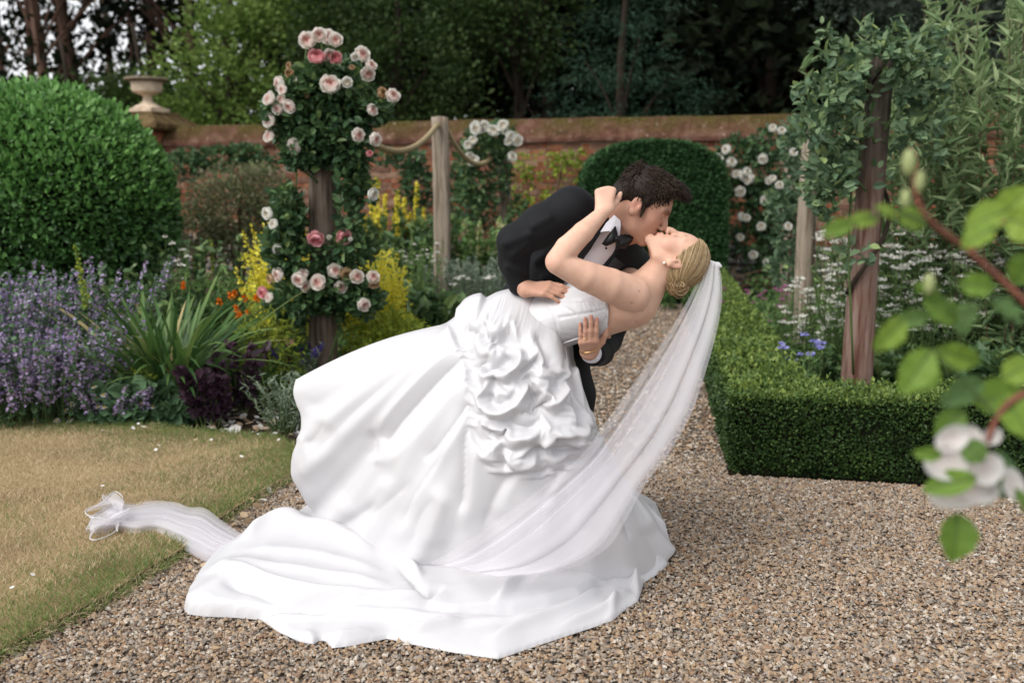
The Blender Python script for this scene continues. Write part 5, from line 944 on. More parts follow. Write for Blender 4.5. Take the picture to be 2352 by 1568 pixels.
V, F = cat(parts); mk('hair_strand', V, F, HAIR_G, hg, True, {'tint': np.concatenate(tints)}, kind='stuff')
# clothes
gSp = unit(gN - pel); gFr = unit(np.array([.72, -.70, 0]) - gSp * np.dot(np.array([.72, -.70, 0]), gSp)); gRt = np.cross(gFr, gSp); MB = np.stack([gRt, gFr, gSp], 1)
ch, wa = P(1358, 585, 3.555), P(1278, 680, 3.64)
torso_g = [q_ell(ch, (.185, .118, .19), MB, .04), q_ell(wa, (.165, .118, .17), MB, .05), q_ell(P(1238, 742, 3.70), (.165, .135, .13), MB, .05), q_cap(gsR, gN + [0, .02, -.01], .066, .060, .05), q_cap(gsL, gN + [0, .02, -.02], .066, .058, .05), q_cap(P(1290, 560, 3.56), P(1228, 690, 3.63), .10, .12, .05)]
sleeves = chain([gsR, P(1243, 519, 3.375), P(1184, 556, 3.36)], [.076, .066, .057], .03) + chain([P(1181, 555, 3.36), P(1180, 600, 3.375), P(1192, 654, 3.375)], [.058, .050, .038], .02) + chain([gsL, P(1425, 700, 3.69), P(1392, 778, 3.66)], [.072, .064, .056], .03) + chain([P(1392, 780, 3.66), P(1378, 808, 3.52), P(1364, 814, 3.375)], [.056, .047, .041], .02)
jk0 = torso_g + sleeves; Vj, Fj = sdf_mesh(jk0, .008); bvj = tree_of(Vj, Fj)
vline = [(1408, 535), (1392, 572), (1352, 620), (1315, 655), (1285, 690)]; vr = [.045, .046, .040, .032, .016]; vh = [hit(bvj, x, y) for x, y in vline]; vh = [h_ for h_ in vh if h_ is not None]
cutv = [q_cap(vh[i], vh[i + 1], vr[i], vr[i + 1], .004, 's') for i in range(len(vh) - 1)] + [q_ell(P(1438, 520, 3.42), (.050, .055, .050), None, .006, 's')]
wr = [dict(q) for q in ()]
for (a_, b_, r_, am) in (((1160, 560), (1215, 540), .010, 1), ((1180, 585), (1212, 560), .009, 1), ((1235, 600), (1300, 560), .012, 1), ((1250, 640), (1330, 600), .010, 1), ((1165, 615), (1200, 625), .008, 1), ((1225, 520), (1262, 500), .006, 1)):
    ha, hb_ = hit(bvj, *a_), hit(bvj, *b_)
    if ha is not None and hb_ is not None: wr.append(q_cap(ha, hb_, r_ * .8, r_ * .35, .022))
V, F = sdf_mesh(jk0 + wr + cutv, .0055, smooth=1)
m, nt, b = new_mat('black_wool', .75, .25, (.0055, .006, .0075)); b.inputs['Sheen Weight'].default_value = .03; b.inputs['Sheen Roughness'].default_value = .4; bump(nt, b, noise_tex(nt, coords(nt), 900, 2), .1, .001); WOOL = m
m, nt, b = new_mat('black_satin', .45, .35, (.006, .006, .007)); SATIN_K = m
jk = mk('jacket', V, F, WOOL, groom)
SHIRT = tmat('white_shirt_cotton', (.74, .73, .78), .8, .2, .04, 8, .1, 300)
V, F = sdf_mesh(inflate(torso_g, -.012) + [q_cap(P(1366, 814, 3.40), P(1357, 811, 3.335), .0345, .0345, .003)] + [q_ell(P(1442, 516, 3.42), (.040, .05, .040), None, .006, 's')], .006, smooth=2); sh = mk('shirt', V, F, SHIRT, groom); bvs = tree_of(V, F)
ax_n = unit(P(1432, 520, 3.45) - gN); c_ = gN + ax_n * .025; u1 = unit(np.cross(ax_n, [0, 1, 0])); u2 = np.cross(ax_n, u1); a = np.linspace(0, 2 * np.pi, 40, endpoint=False); ring = np.cos(a)[:, None] * u1 + np.sin(a)[:, None] * u2
V = np.vstack([c_ + ring * .0715 - ax_n * .024, c_ + ring * .0690 + ax_n * .022, c_ + ring * .0655 + ax_n * .022, c_ + ring * .066 - ax_n * .024]); i = np.arange(40); j = (i + 1) % 40; mk('collar', V, np.vstack([np.stack([i + r_ * 40, j + r_ * 40, j + (r_ + 1) * 40, i + (r_ + 1) * 40], 1) for r_ in range(3)]), SHIRT, sh)
def slab(pts, Y0, th, bulge=0.0, lift=None):
    """thick patch from an outline in the photo; depth from the body below it"""
    q = np.array([P(x, y, Y0 if not hasattr(Y0, '__len__') else Y0[i]) for i, (x, y) in enumerate(pts)]); n = len(q); c = q.mean(0) + [0, -bulge, 0]; k = [0, th, 0]; V = np.vstack([q, c[None], q + k, (c + k)[None]]); i = np.arange(n); j = (i + 1) % n
    return V, [np.vstack([np.stack([i, j, np.full(n, n)], 1), np.stack([j + n + 1, i + n + 1, np.full(n, 2 * n + 1)], 1)]), np.stack([i, i + n + 1, j + n + 1, j], 1)]
yk = float(hit(bvj, 1410, 555)[1]) if hit(bvj, 1410, 555) is not None else 3.43
V, F = slab([(1421, 482), (1405, 500), (1392, 513), (1379, 533), (1398, 530), (1417, 545), (1423, 543), (1426, 515)], [3.375, 3.375, 3.375, 3.37, 3.36, 3.35, 3.35, 3.36], .008, .004); mk('collar_point', V, F, SHIRT, sh, False)
V, F = slab([(1414, 519), (1401, 536), (1383, 561), (1392, 566), (1405, 561), (1412, 556), (1419, 552), (1420, 543)], [3.345, 3.34, 3.335, 3.33, 3.33, 3.335, 3.335, 3.34], .022, .012); t1 = (V, F)
V, F = slab([(1419, 542), (1436, 538), (1457, 541), (1452, 555), (1436, 573), (1426, 571), (1414, 574), (1416, 556)], [3.34, 3.35, 3.36, 3.355, 3.34, 3.335, 3.33, 3.33], .022, .012); t2 = (V, F)
V, F = lump(10, 7, .03); t3 = (V * np.array([.010, .012, .013]) + P(1417, 549, 3.325), F); V, F = cat([t1, t2, t3]); mk('bow_tie', V, F, SATIN_K, groom, True)
V, F = lump(8, 5, 0); hs = hit(bvs, 1392, 570); parts = [(V * .0045 + hs, F)] if hs is not None else []
if parts: mk('shirt_stud', *cat(parts), SATIN_K, sh)
lap = []
for sgn, path in ((1, [(1412, 590), (1385, 622), (1340, 665), (1300, 698)]), (-1, [(1396, 506), (1372, 548), (1335, 600), (1290, 655)])):
    hs_ = [hit(bvj, x, y, .004) for x, y in path]; hs_ = [h_ for h_ in hs_ if h_ is not None]
    if len(hs_) > 2: q = resample(hs_, 16); t_ = unit(np.gradient(q, axis=0)); sd_ = unit(np.cross(t_, [0, 1, 0])) * sgn; wdt = np.linspace(.045, .012, 16)[:, None]; V = np.vstack([q, q + sd_ * wdt * .5 + [0, -.005, 0], q + sd_ * wdt]); lap.append((V, np.vstack([[[i, i + 1, 17 + i, 16 + i], [16 + i, 17 + i, 33 + i, 32 + i]] for i in range(15)])))
for V, F in lap: mk('lapel', V, F, SATIN_K, jk)
tr = chain([P(1238, 765, 3.70), P(1285, 800, 3.71), P(1318, 905, 3.70), np.array([P(1322, 900, 3.80)[0], 3.80, .08])], [.15, .105, .078, .062], .03) + chain([P(1225, 770, 3.72), P(1215, 930, 3.78), np.array([P(1200, 900, 3.86)[0], 3.86, .08])], [.14, .08, .062], .03)
V, F = sdf_mesh(tr, .012); mk('trousers', V, F, WOOL, groom)
for x_, y_ in ((P(1322, 900, 3.80)[0], 3.80), (P(1200, 900, 3.86)[0], 3.86)):
    V, F = sdf_mesh([q_cap((x_ - .03, y_ + .01, .045), (x_ + .15, y_ - .06, .035), .042, .035, .02), q_cut((0, 0, .004), (0, 0, -1))], .006); mk('shoe', V, F, SATIN_K, groom)
m, nt, b = new_mat('gold', .22, .5, (.75, .50, .20)); b.inputs['Metallic'].default_value = 1; GOLD = m
def ring_at(c, axis, R_, r_, name, parent):
    axis = unit(axis); u1 = unit(np.cross(axis, [.3, .5, .8])); u2 = np.cross(axis, u1); a = np.linspace(0, 2 * np.pi, 29); V, F = tube(c + R_ * (np.cos(a)[:, None] * u1 + np.sin(a)[:, None] * u2), r_, 6); mk(name, V, F, GOLD, parent)
q3 = [q for q in hL if q['t'] == 'c']; rf = q3[9]; ring_at(rf['a'] * .6 + rf['b'] * .4, rf['b'] - rf['a'], .0102, .0016, 'wedding_ring', groom); ring_at(wL + [0, -.012, .012], P(1347, 780, 3.3) - wL, .031, .0022, 'bracelet', groom)
# ================================================================== gown
m, nt, b = new_mat('white_satin', .36, .55); v = coords(nt)
b.inputs['Base Color'].default_value = (.585, .577, .59, 1); b.inputs['Sheen Weight'].default_value = .05
bump(nt, b, noise_tex(nt, v, 700, 2), .04, .001); SATIN = m
def z3(x, y): return (611.5 + x * .42, 602 + y * .42)
def z4(x, y): return (141.1 + x * .64, 1034.9 + y * .64)
def stroke(P2, pts, amp, w1, w2=None, kind='g', end=.25):
    """height of one drawn fold at photo points P2: gaussian ridge ('g') or sharp crease ('c'); w1/w2 widths on either side"""
    pts = np.asarray(resample(pts, max(8, 5 * len(pts))), float); w2 = w1 if w2 is None else w2; best = np.full(len(P2), 1e9); sgn = np.zeros(len(P2)); par = np.zeros(len(P2)); n = len(pts) - 1
    lo, hi = pts.min(0) - 4 * max(w1, w2), pts.max(0) + 4 * max(w1, w2); act = np.where(((P2 > lo) & (P2 < hi)).all(1))[0]; Q = P2[act]; bs, sg, pr = best[act], sgn[act], par[act]
    for i in range(n):
        a, bb = pts[i], pts[i + 1]; ab = bb - a; t = np.clip(((Q - a) @ ab) / (ab @ ab + 1e-9), 0, 1); d = Q - (a + t[:, None] * ab); dd = np.hypot(d[:, 0], d[:, 1]); k = dd < bs; bs[k] = dd[k]; sg[k] = np.sign(ab[0] * d[k, 1] - ab[1] * d[k, 0]); pr[k] = (i + t[k]) / n
    w = np.where(sg > 0, w1, w2); f = np.exp(-(bs / w) ** 1.5) if kind == 'g' else np.exp(-bs / w); e = np.clip(np.minimum(pr, 1 - pr) / end, 0, 1) if end else 1.0; out = np.zeros(len(P2)); out[act] = amp * f * (e * e * (3 - 2 * e) if end else 1); return out
def vnormals(V, F):
    n = np.zeros_like(V)
    for f in (F if isinstance(F, list) else [F]):
        c = np.cross(V[f[:, 1]] - V[f[:, 0]], V[f[:, -1]] - V[f[:, 0]])
        for i in range(f.shape[1]): np.add.at(n, f[:, i], c)
    return unit(n)

def drape(p, rest, su, sv, pin, base, nrm, lo, hi, closed, mask=None, steps=110, iters=4, grav=.0005, press=0.0, bend=.22, damp=.85, slide=.035):
    """relax a grid of cloth: rest lengths from `rest` scaled by su/sv, kept in a thin shell over `base`"""
    nu, nv = p.shape[:2]; mask = np.ones((nu, nv), bool) if mask is None else mask; w = (mask & ~pin).astype(float)[..., None]; prev = p.copy(); cons = []
    for du, dv, k, sc_ in ((1, 0, 1.0, 'u'), (0, 1, 1.0, 'v'), (1, 1, .35, 'd'), (1, -1, .35, 'd'), (3, 0, bend, 'u'), (0, 3, bend, 'v'), (7, 0, bend * .6, 'u'), (0, 7, bend * .6, 'v'), (14, 0, bend * .4, 'u')):
        a = np.arange(nu if closed else nu - du); ia = np.ix_(a, np.arange(max(0, -dv), nv - max(0, dv))); ib = np.ix_((a + du) % nu, np.arange(max(0, -dv), nv - max(0, dv)) + dv)
        s_ = (su if sc_ == 'u' else sv if sc_ == 'v' else (su + sv) / 2); L = np.linalg.norm(rest[ia] - rest[ib], axis=-1) * .5 * (s_[ia] + s_[ib]); ok = (mask[ia] & mask[ib])[..., None]; cons.append((ia, ib, L[..., None], k * ok, max(du, abs(dv)) > 1))
    cnt = np.zeros((nu, nv, 1))
    for ia, ib, L, k, bnd in cons: cnt[ia] += k; cnt[ib] += k
    cnt = np.maximum(cnt, 1)
    for st_i in range(steps):
        v = (p - prev) * damp; prev = p.copy(); p = p + w * (v + np.array([0, 0, -grav]) + nrm * (press[..., None] if hasattr(press, 'shape') else press))
        for _ in range(iters):
            acc = np.zeros_like(p)
            for ia, ib, L, k, bnd in cons:
                d = p[ib] - p[ia]; l = np.linalg.norm(d, axis=-1, keepdims=True) + 1e-9; c = (l - L * (.86 if bnd else 1.0)) / l
                if bnd: c = np.minimum(c, 0)
                c = c * k * .5 * d; acc[ia] += c; acc[ib] -= c
            p = p + w * acc / cnt * 1.9
            h = ((p - base) * nrm).sum(-1); tg = p - base - nrm * h[..., None]; tl = np.linalg.norm(tg, axis=-1, keepdims=True); p = np.where(w > 0, base + nrm * np.clip(h, lo, hi)[..., None] + tg * np.minimum(1, slide / (tl + 1e-9)), p)
    return p
def refine(p, closed):
    """double the grid by smooth interpolation"""
    def up(q, cl):
        if cl: a, b_, c, d = np.roll(q, 1, 0), q, np.roll(q, -1, 0), np.roll(q, -2, 0)
        else: e0, e1 = 2 * q[:1] - q[1:2], 2 * q[-1:] - q[-2:-1]; z_ = np.concatenate([e0, q, e1]); a, b_, c, d = z_[:-3], z_[1:-2], z_[2:-1], z_[3:]
        m_ = (-a + 9 * b_ + 9 * c - d) / 16; o = np.zeros((len(b_) + len(m_) + (0 if cl else 1),) + q.shape[1:]); o[0:2 * len(m_):2] = b_; o[1:2 * len(m_):2] = m_
        if not cl: o[-1] = q[-1]
        return o
    p = up(p, closed); return up(p.transpose(1, 0, 2), False).transpose(1, 0, 2)
# ---- bodice
bod = inflate(tors, .010) + [q_cut(P(1393, 727, 3.3), P(1393, 727, 3.3) - P(1350, 731, 3.3)), q_cut(P(1205, 745, 3.3), P(1205, 745, 3.3) - P(1300, 735, 3.3))]
Vb, Fb = sdf_mesh(bod, .0045, smooth=1); nb_ = vnormals(Vb, Fb); p2 = project(Vb); dsp = np.zeros(len(Vb))
for pts in ([z3(1590, 300), z3(1690, 290), z3(1870, 255)], [z3(1600, 310), z3(1700, 285)], [z3(1870, 290), z3(1810, 380), z3(1760, 420)], [z3(1540, 240), z3(1580, 310), z3(1600, 430)], [z3(1480, 200), z3(1640, 215), z3(1870, 195)], [z3(1520, 210), z3(1620, 240), z3(1700, 290)]): dsp += stroke(p2, pts, -.0035, 1.6, kind='c', end=.05)
for i in range(7): x = 1700 + i * 24; dsp += stroke(p2, [z3(x, 205), z3(x + 22, 245), z3(x + 30, 280)], .0035 * (1 - .08 * i), 4, end=.3)
dsp += .002 * fbm(Vb, 26); Vb = Vb + nb_ * dsp[:, None]
gown = mk('gown_skirt', np.zeros((3, 3)), np.array([[0, 1, 2]]), SATIN, bride)
mk('bodice', Vb, Fb, SATIN, gown); bvb = tree_of(Vb, Fb); pip = [h_ for h_ in (next((hit(bvb, x - k, y, .001) for k in range(0, 24) if hit(bvb, x - k, y) is not None), None) for x, y in ((1402, 690), (1400, 705), (1398, 720), (1396, 735), (1392, 750), (1390, 762))) if h_ is not None]
if len(pip) > 2: V, F = tube(resample(pip, 20), .0028, 6); mk('neckline_piping', V, F, SATIN, gown)
# ---- skirt: stacked rings between the two outlines, then folds
topc = [(1050, 738, 3.46), (1062, 716, 3.455), (1088, 692, 3.45), (1120, 682, 3.45), (1160, 671, 3.45), (1200, 667, 3.45), (1240, 676, 3.45), (1272, 690, 3.45), (1292, 722, 3.46), (1302, 760, 3.47), (1316, 786, 3.49)]
hemc = [(680, 872, 3.56), (678, 905, 3.55), (684, 950, 3.53), (691, 995, 3.52), (670, 1045, 3.52), (672, 1085, 3.54), (694, 1135, 3.58), (717, 1192, 3.62), (722, 1226, 3.60), (770, 1268, 3.55), (840, 1304, None), (900, 1322, None), (1000, 1340, None), (1120, 1350, None), (1250, 1352, None), (1380, 1345, None), (1480, 1325, None), (1532, 1290, None), (1538, 1240, 3.60), (1528, 1200, 3.61)]
def hpt(x, y, Y): return G(x, y, .008) if Y is None else P(x, y, Y)
nu_, nl = 176, 100; Tc = resample([P(*q) for q in topc], nu_); Hc = np.array([hpt(*q) for q in hemc]); hl = np.r_[0, np.cumsum(np.linalg.norm(np.diff(Hc, axis=0), axis=1))]; Hf = resample(Hc, 1200); hf = np.r_[0, np.cumsum(np.linalg.norm(np.diff(Hf, axis=0), axis=1))]; Hc = np.stack([np.interp(np.linspace(0, hf[-1], nu_), hf, Hf[:, i]) for i in range(3)], 1)
kn = np.exp(-(np.arange(-30, 31) / 11.0) ** 2); kn /= kn.sum(); Hs = np.stack([np.convolve(np.pad(Hc[:, i], 30, mode='edge'), kn, 'valid') for i in range(3)], 1); Hs[:12] = Hc[:12]; Hs[-12:] = Hc[-12:]
uu = np.linspace(0, 1, nu_)[:, None]; vv = np.linspace(0, 1, nl)[None, :]; bul = np.sin(np.pi * np.clip(uu, 0, 1)) ** .55
def sheet(amt, sgn):
    # the two outer edges bow like the outline in the photograph
    tg_ = Hs[:, None] * (1 - vv[..., None] ** 6) + Hc[:, None] * vv[..., None] ** 6; V_ = Tc[:, None] * (1 - vv[..., None]) + tg_ * vv[..., None]; e0 = np.clip(1 - uu / .12, 0, 1) ** 2; e1 = np.clip(1 - (1 - uu) / .25, 0, 1) ** 2
    V_[:, :, 2] += .030 * np.sin(np.pi * vv) * e0; V_[:, :, 0] += -.105 * np.sin(np.pi * vv) ** .9 * (1 - .25 * vv) * e1
    V_[:, :, 1] += sgn * amt * bul * np.sin(np.pi * np.clip(vv, 0, 1) ** .75) ** .62; V_[:, :, 2] = np.maximum(V_[:, :, 2], .006); return V_
V = sheet(.235, -1); V = V.reshape(-1, 3); na = nu_; F = grid_faces(nu_, nl); nv_ = vnormals(V, F)
if np.dot(nv_[(na // 2) * nl + nl // 2], np.array([0, -1, 0])) < 0: F = F[:, ::-1]; nv_ = -nv_
p2 = project(V); dsp = np.zeros(len(V)); S = []
KF = .58
def r_(pts, amp, w1, w2=None, kind='g', end=.25): S.append(([z3(*q) for q in pts], amp * KF, w1, w2, kind, end))
# long folds fanning from the gathered waist to the hem
r_([(1150, 415), (960, 535), (790, 695), (660, 845), (600, 960)], .030, 16, 30); r_([(1165, 455), (985, 605), (825, 775), (690, 935), (595, 1080)], -.034, 12, kind='c')
r_([(1140, 560), (1010, 745), (870, 915), (720, 1060), (600, 1105)], .026, 22, 26); r_([(1150, 640), (1060, 840), (940, 1000), (850, 1090)], -.030, 11, kind='c')
r_([(1110, 780), (1040, 950), (940, 1110), (830, 1270), (750, 1400)], .034, 26, 22); r_([(1000, 1000), (880, 1180), (780, 1330), (700, 1500)], -.03, 16, kind='c')
r_([(1108, 800), (1086, 1000), (1082, 1240), (1050, 1400)], -.038, 11, kind='c'); r_([(1160, 940), (1140, 1120), (1110, 1300), (1060, 1500)], .032, 22, 26)
r_([(980, 400), (640, 600), (420, 800), (240, 1000)], .020, 34, 46); r_([(900, 480), (590, 720), (350, 950), (230, 1080)], -.018, 30, kind='c')
r_([(560, 900), (590, 1010), (585, 1100)], -.03, 12, kind='c', end=.3); r_([(640, 960), (620, 1040), (600, 1110)], .02, 14)
r_([(450, 1270), (340, 1390), (200, 1470)], .03, 22, 30); r_([(620, 1300), (480, 1400), (320, 1480)], -.028, 18, kind='c')
r_([(1000, 1200), (890, 1300), (780, 1420), (730, 1560)], .018, 30); r_([(1010, 1240), (940, 1400), (900, 1580)], .018, 28); r_([(940, 1260), (840, 1400), (790, 1580)], -.016, 20, kind='c')
r_([(250, 760), (180, 900), (170, 1000)], .02, 30); r_([(330, 860), (250, 960), (190, 990)], -.022, 20, kind='c'); r_([(400, 1010), (260, 1100), (180, 1160)], .018, 30)
r_([(700, 1160), (560, 1300), (420, 1400)], .022, 26); r_([(800, 1180), (640, 1330), (520, 1420)], -.02, 16, kind='c')
# gathered swags of the overskirt
KF = .92
r_([(1045, 300), (1090, 245), (1150, 218), (1205, 212)], .030, 12, 16, end=.15); r_([(1060, 330), (1110, 355), (1165, 372)], -.034, 7, kind='c'); r_([(1165, 372), (1215, 320), (1228, 262)], -.030, 7, kind='c'); r_([(1180, 300), (1250, 330), (1290, 390)], .022, 12)
r_([(1240, 250), (1300, 200), (1400, 180), (1480, 230)], .016, 22); r_([(1165, 375), (1230, 400), (1278, 452)], -.036, 6, kind='c', end=.15); r_([(1278, 452), (1310, 390), (1345, 325)], -.030, 6, kind='c', end=.15); r_([(1200, 430), (1260, 480), (1330, 440)], .026, 11); r_([(1300, 330), (1345, 345), (1370, 420)], .024, 11)
r_([(1185, 545), (1200, 595), (1260, 612), (1330, 580), (1382, 505), (1365, 430)], .042, 9, 14, end=.12); r_([(1200, 570), (1235, 560), (1300, 520), (1340, 460)], -.036, 10, kind='c'); r_([(1180, 520), (1168, 600), (1150, 690)], -.032, 8, kind='c')
r_([(1262, 625), (1200, 670), (1180, 720), (1195, 768), (1262, 788), (1345, 760), (1400, 690), (1432, 632)], .044, 9, 14, end=.10); r_([(1265, 655), (1215, 705), (1235, 745), (1320, 720), (1380, 650)], -.036, 11, kind='c')
r_([(1400, 330), (1440, 430), (1478, 520), (1482, 580), (1430, 622)], .034, 11, 15); r_([(1440, 360), (1500, 480), (1520, 580)], -.026, 10, kind='c'); r_([(1545, 300), (1570, 420), (1600, 560), (1625, 640)], .020, 14)
r_([(1425, 622), (1465, 640), (1490, 690), (1495, 750), (1530, 748), (1580, 700), (1632, 622)], .042, 8, 13, end=.10); r_([(1440, 650), (1470, 720), (1480, 800)], -.034, 8, kind='c'); r_([(1510, 690), (1560, 640), (1590, 560)], -.022, 12, kind='c')
r_([(1182, 842), (1230, 870), (1300, 905), (1340, 932), (1420, 920), (1480, 900)], .038, 8, 12, end=.12); r_([(1190, 875), (1260, 900), (1310, 940)], -.034, 7, kind='c'); r_([(1195, 800), (1290, 850), (1400, 860), (1470, 830)], -.026, 9, kind='c'); r_([(1240, 830), (1330, 880), (1440, 890)], .02, 12)
r_([(1310, 905), (1250, 990), (1160, 1080)], .028, 11, 15); r_([(1320, 930), (1290, 1000), (1292, 1070), (1330, 1090)], -.034, 8, kind='c'); r_([(1350, 960), (1330, 1040), (1380, 1088), (1450, 1060), (1490, 1000)], .030, 11)
r_([(1490, 992), (1540, 930), (1590, 895), (1610, 940)], .036, 9, 13, end=.15); r_([(1500, 1000), (1600, 985), (1700, 990), (1752, 1010)], -.030, 8, kind='c'); r_([(1600, 940), (1680, 950), (1740, 970), (1752, 1050)], .034, 9, 13); r_([(1490, 800), (1530, 870), (1600, 900), (1690, 890), (1730, 820)], .03, 12); r_([(1510, 860), (1590, 930), (1680, 920)], -.028, 8, kind='c')
r_([(1620, 560), (1660, 680), (1720, 760), (1750, 860)], .026, 12); r_([(1640, 660), (1690, 780), (1700, 860)], -.026, 9, kind='c'); r_([(1600, 700), (1640, 790), (1640, 860)], .018, 12)
r_([(1700, 470), (1715, 600), (1730, 720)], .018, 7); r_([(1675, 480), (1690, 600), (1700, 720)], -.022, 6, kind='c'); r_([(1650, 470), (1660, 560), (1670, 640)], .014, 7); r_([(1735, 720), (1780, 860), (1880, 1000), (1960, 1120)], .022, 16); r_([(1740, 840), (1800, 960), (1850, 1060)], -.026, 10, kind='c')
KF = .5; r_([(1680, 1060), (1620, 1180), (1540, 1300)], .024, 18); r_([(1640, 1080), (1580, 1200), (1480, 1330)], -.026, 13, kind='c'); r_([(1440, 1090), (1330, 1250), (1250, 1420)], .026, 24); r_([(1360, 1110), (1250, 1290), (1180, 1480)], -.024, 16, kind='c'); r_([(2000, 1230), (2060, 1350), (2100, 1500)], .025, 22); r_([(1900, 1250), (1960, 1380), (1990, 1540)], -.028, 15, kind='c')
r_([(1560, 1280), (1530, 1420), (1500, 1560)], .024, 24); r_([(1700, 1240), (1680, 1400), (1660, 1560)], -.02, 18, kind='c')
front = np.ones(len(V), bool)
for pts, amp, w1, w2, kd, en in S: dsp += stroke(p2, pts, amp, w1, w2, kd, en)
B3 = V.reshape(na, nl, 3); N3 = nv_.reshape(na, nl, 3); E3 = np.repeat(np.maximum(np.clip(1 - uu / .05, 0, 1), np.clip(1 - (1 - uu) / .05, 0, 1)), nl, 1)
bz = np.array([z3(x, y) for x, y in ((1040, 300), (1130, 205), (1280, 180), (1480, 200), (1600, 300), (1640, 600), (1760, 860), (1770, 1040), (1500, 1110), (1260, 1090), (1160, 900), (1150, 560))]); pb = project(B3.reshape(-1, 3)); inb = inside(bz, pb); db, _ = edge_dist(bz, pb); bust = (np.clip(np.where(inb, db, -db) / 42 + .15, 0, 1) * front).reshape(na, nl)
vg = np.repeat(vv, na, 0); su = 1.0 + .14 * bust; sv = 1.0 + .15 * bust; ug = np.repeat(uu, nl, 1)
rip = sum(a_ * np.sin(2 * np.pi * (f_ * ug + c_ + d_ * vg)) for a_, f_, c_, d_ in ((.5, 6.3, .1, .15), (.35, 10.7, .4, -.2), (.25, 15.1, .7, .25))); rip = np.sign(rip) * np.abs(rip) ** 1.2 * .020 * np.clip((vg - .25) / .75, 0, 1) ** 1.2 * (1 - bust)
pin = np.zeros((na, nl), bool); pin[:, :2] = True; pin[:, -1:] = True; pin[:1] = True; pin[-1:] = True
gath = [z3(*q) for q in ((1165, 375), (1278, 452), (1185, 545), (1262, 622), (1182, 842), (1310, 908), (1428, 625), (1492, 758), (1632, 622), (1490, 996), (1752, 1012))]
P3 = B3 + N3 * ((dsp.reshape(na, nl) * .95 + rip) * (1 - .8 * E3))[..., None]; P3 = P3 - N3 * (np.minimum(((P3 - B3) * N3).sum(-1), -.03) + .03)[..., None]
for gq in gath:
    k_ = np.argmin(((pb - np.array(gq)) ** 2).sum(1) + 1e6 * ~front); pin.reshape(-1)[k_] = True; P3.reshape(-1, 3)[k_] = B3.reshape(-1, 3)[k_] + N3.reshape(-1, 3)[k_] * .004
pin |= (np.where(inb, 0, db) > 26).reshape(na, nl)
hi = (.050 + .022 * bust) * (1 - .85 * E3) + .004
G3 = drape(P3, P3, su, sv, pin, B3, N3, -.03, hi, False, press=.00010 * bust, iters=5, grav=.00010, bend=.5, steps=75)
G3[1:-1, 1:-1] = G3[1:-1, 1:-1] * .6 + .1 * (G3[2:, 1:-1] + G3[:-2, 1:-1] + G3[1:-1, :-2] + G3[1:-1, 2:])
G3 = refine(G3, False); na, nl = G3.shape[:2]; F = grid_faces(na, nl); G3[:, :, 2] = np.maximum(G3[:, :, 2], .006)
if np.dot(vnormals(G3.reshape(-1, 3), F)[(na // 2) * nl + nl // 2], np.array([0, -1, 0])) < 0: F = F[:, ::-1]
Bk = sheet(.17, 1)[::5, ::5]; Fk = grid_faces(*Bk.shape[:2])
V, Fall = cat([(G3.reshape(-1, 3), F), (Bk.reshape(-1, 3), Fk)]); gown.data = mesh_data('gown_skirt', V - ORG[bride.name], Fall, SATIN); BV_S = tree_of(G3.reshape(-1, 3), F)
# lace edge under the bodice back
V, F = tube(resample([P(x, y, Y) for x, y, Y in ((1288, 790, 3.33), (1300, 786, 3.30), (1315, 781, 3.285), (1332, 776, 3.285))], 20) + np.c_[np.zeros(20), .0012 * np.sin(np.arange(20) * 2.2), .001 * np.cos(np.arange(20) * 2.9)], .0026, 5); mk('lace_edge', V, F, SATIN, gown)
# ---- train spread over the gravel
outer = [(720, 1180), (640, 1244), (590, 1258), (540, 1278), (488, 1302), (455, 1340), (432, 1378), (423, 1402), (432, 1414), (470, 1419), (540, 1422), (600, 1427), (640, 1455), (690, 1478), (720, 1483), (735, 1474), (748, 1476), (762, 1492), (800, 1488), (890, 1470), (940, 1482), (1040, 1502), (1120, 1514), (1142, 1517), (1160, 1512), (1230, 1488), (1330, 1455), (1405, 1430), (1440, 1400), (1465, 1385), (1473, 1362), (1478, 1342), (1510, 1322), (1532, 1302), (1538, 1262), (1530, 1215), (1505, 1160), (1400, 1140), (1000, 1140)]
upper = [(720, 1180), (640, 1244), (590, 1258), (540, 1278), (488, 1302), (455, 1340), (432, 1378), (423, 1402), (432, 1414), (470, 1419), (600, 1426), (760, 1430), (900, 1436), (1050, 1444), (1180, 1436), (1260, 1420), (1330, 1400), (1400, 1352), (1430, 1328), (1450, 1290), (1440, 1200), (1000, 1140)]
OUT = np.array([G(*p)[:2] for p in outer]); UPP = np.array([G(*p)[:2] for p in upper]); hstep = .0078; lo, hi = OUT.min(0) - .02, OUT.max(0) + .02; gx, gy = np.arange(lo[0], hi[0], hstep), np.arange(lo[1], hi[1], hstep); XX, YY = np.meshgrid(gx, gy, indexing='ij'); q = np.c_[XX.ravel(), YY.ravel()]
ins_o = inside(OUT, q); do, near_o = edge_dist(OUT, q); iu = inside(UPP, q); du, _ = edge_dist(UPP, q); du = np.where(iu, du, -du)
z = .014 + .028 * (1 - np.exp(-do / .05)); z += .034 * np.clip(du / .008, 0, 1) + .02 * np.clip(du / .12, 0, 1)
p2 = project(np.c_[q, np.full(len(q), .03)]); zs = np.zeros(len(q))
def t_(pts, amp, w1, w2=None, kind='g', end=.25):
    global zs
    zs += stroke(p2, [z4(*p) for p in pts], amp * 1.6, w1 * .85, None if w2 is None else w2 * .85, kind, end)
t_([(520, 470), (640, 500), (800, 550), (1000, 580), (1250, 590), (1420, 570)], .030, 12, 9); t_([(560, 525), (680, 545), (860, 590), (1080, 605)], -.018, 8, kind='c'); t_([(480, 540), (600, 575), (800, 598), (1100, 606), (1400, 615), (1600, 605)], .016, 5)
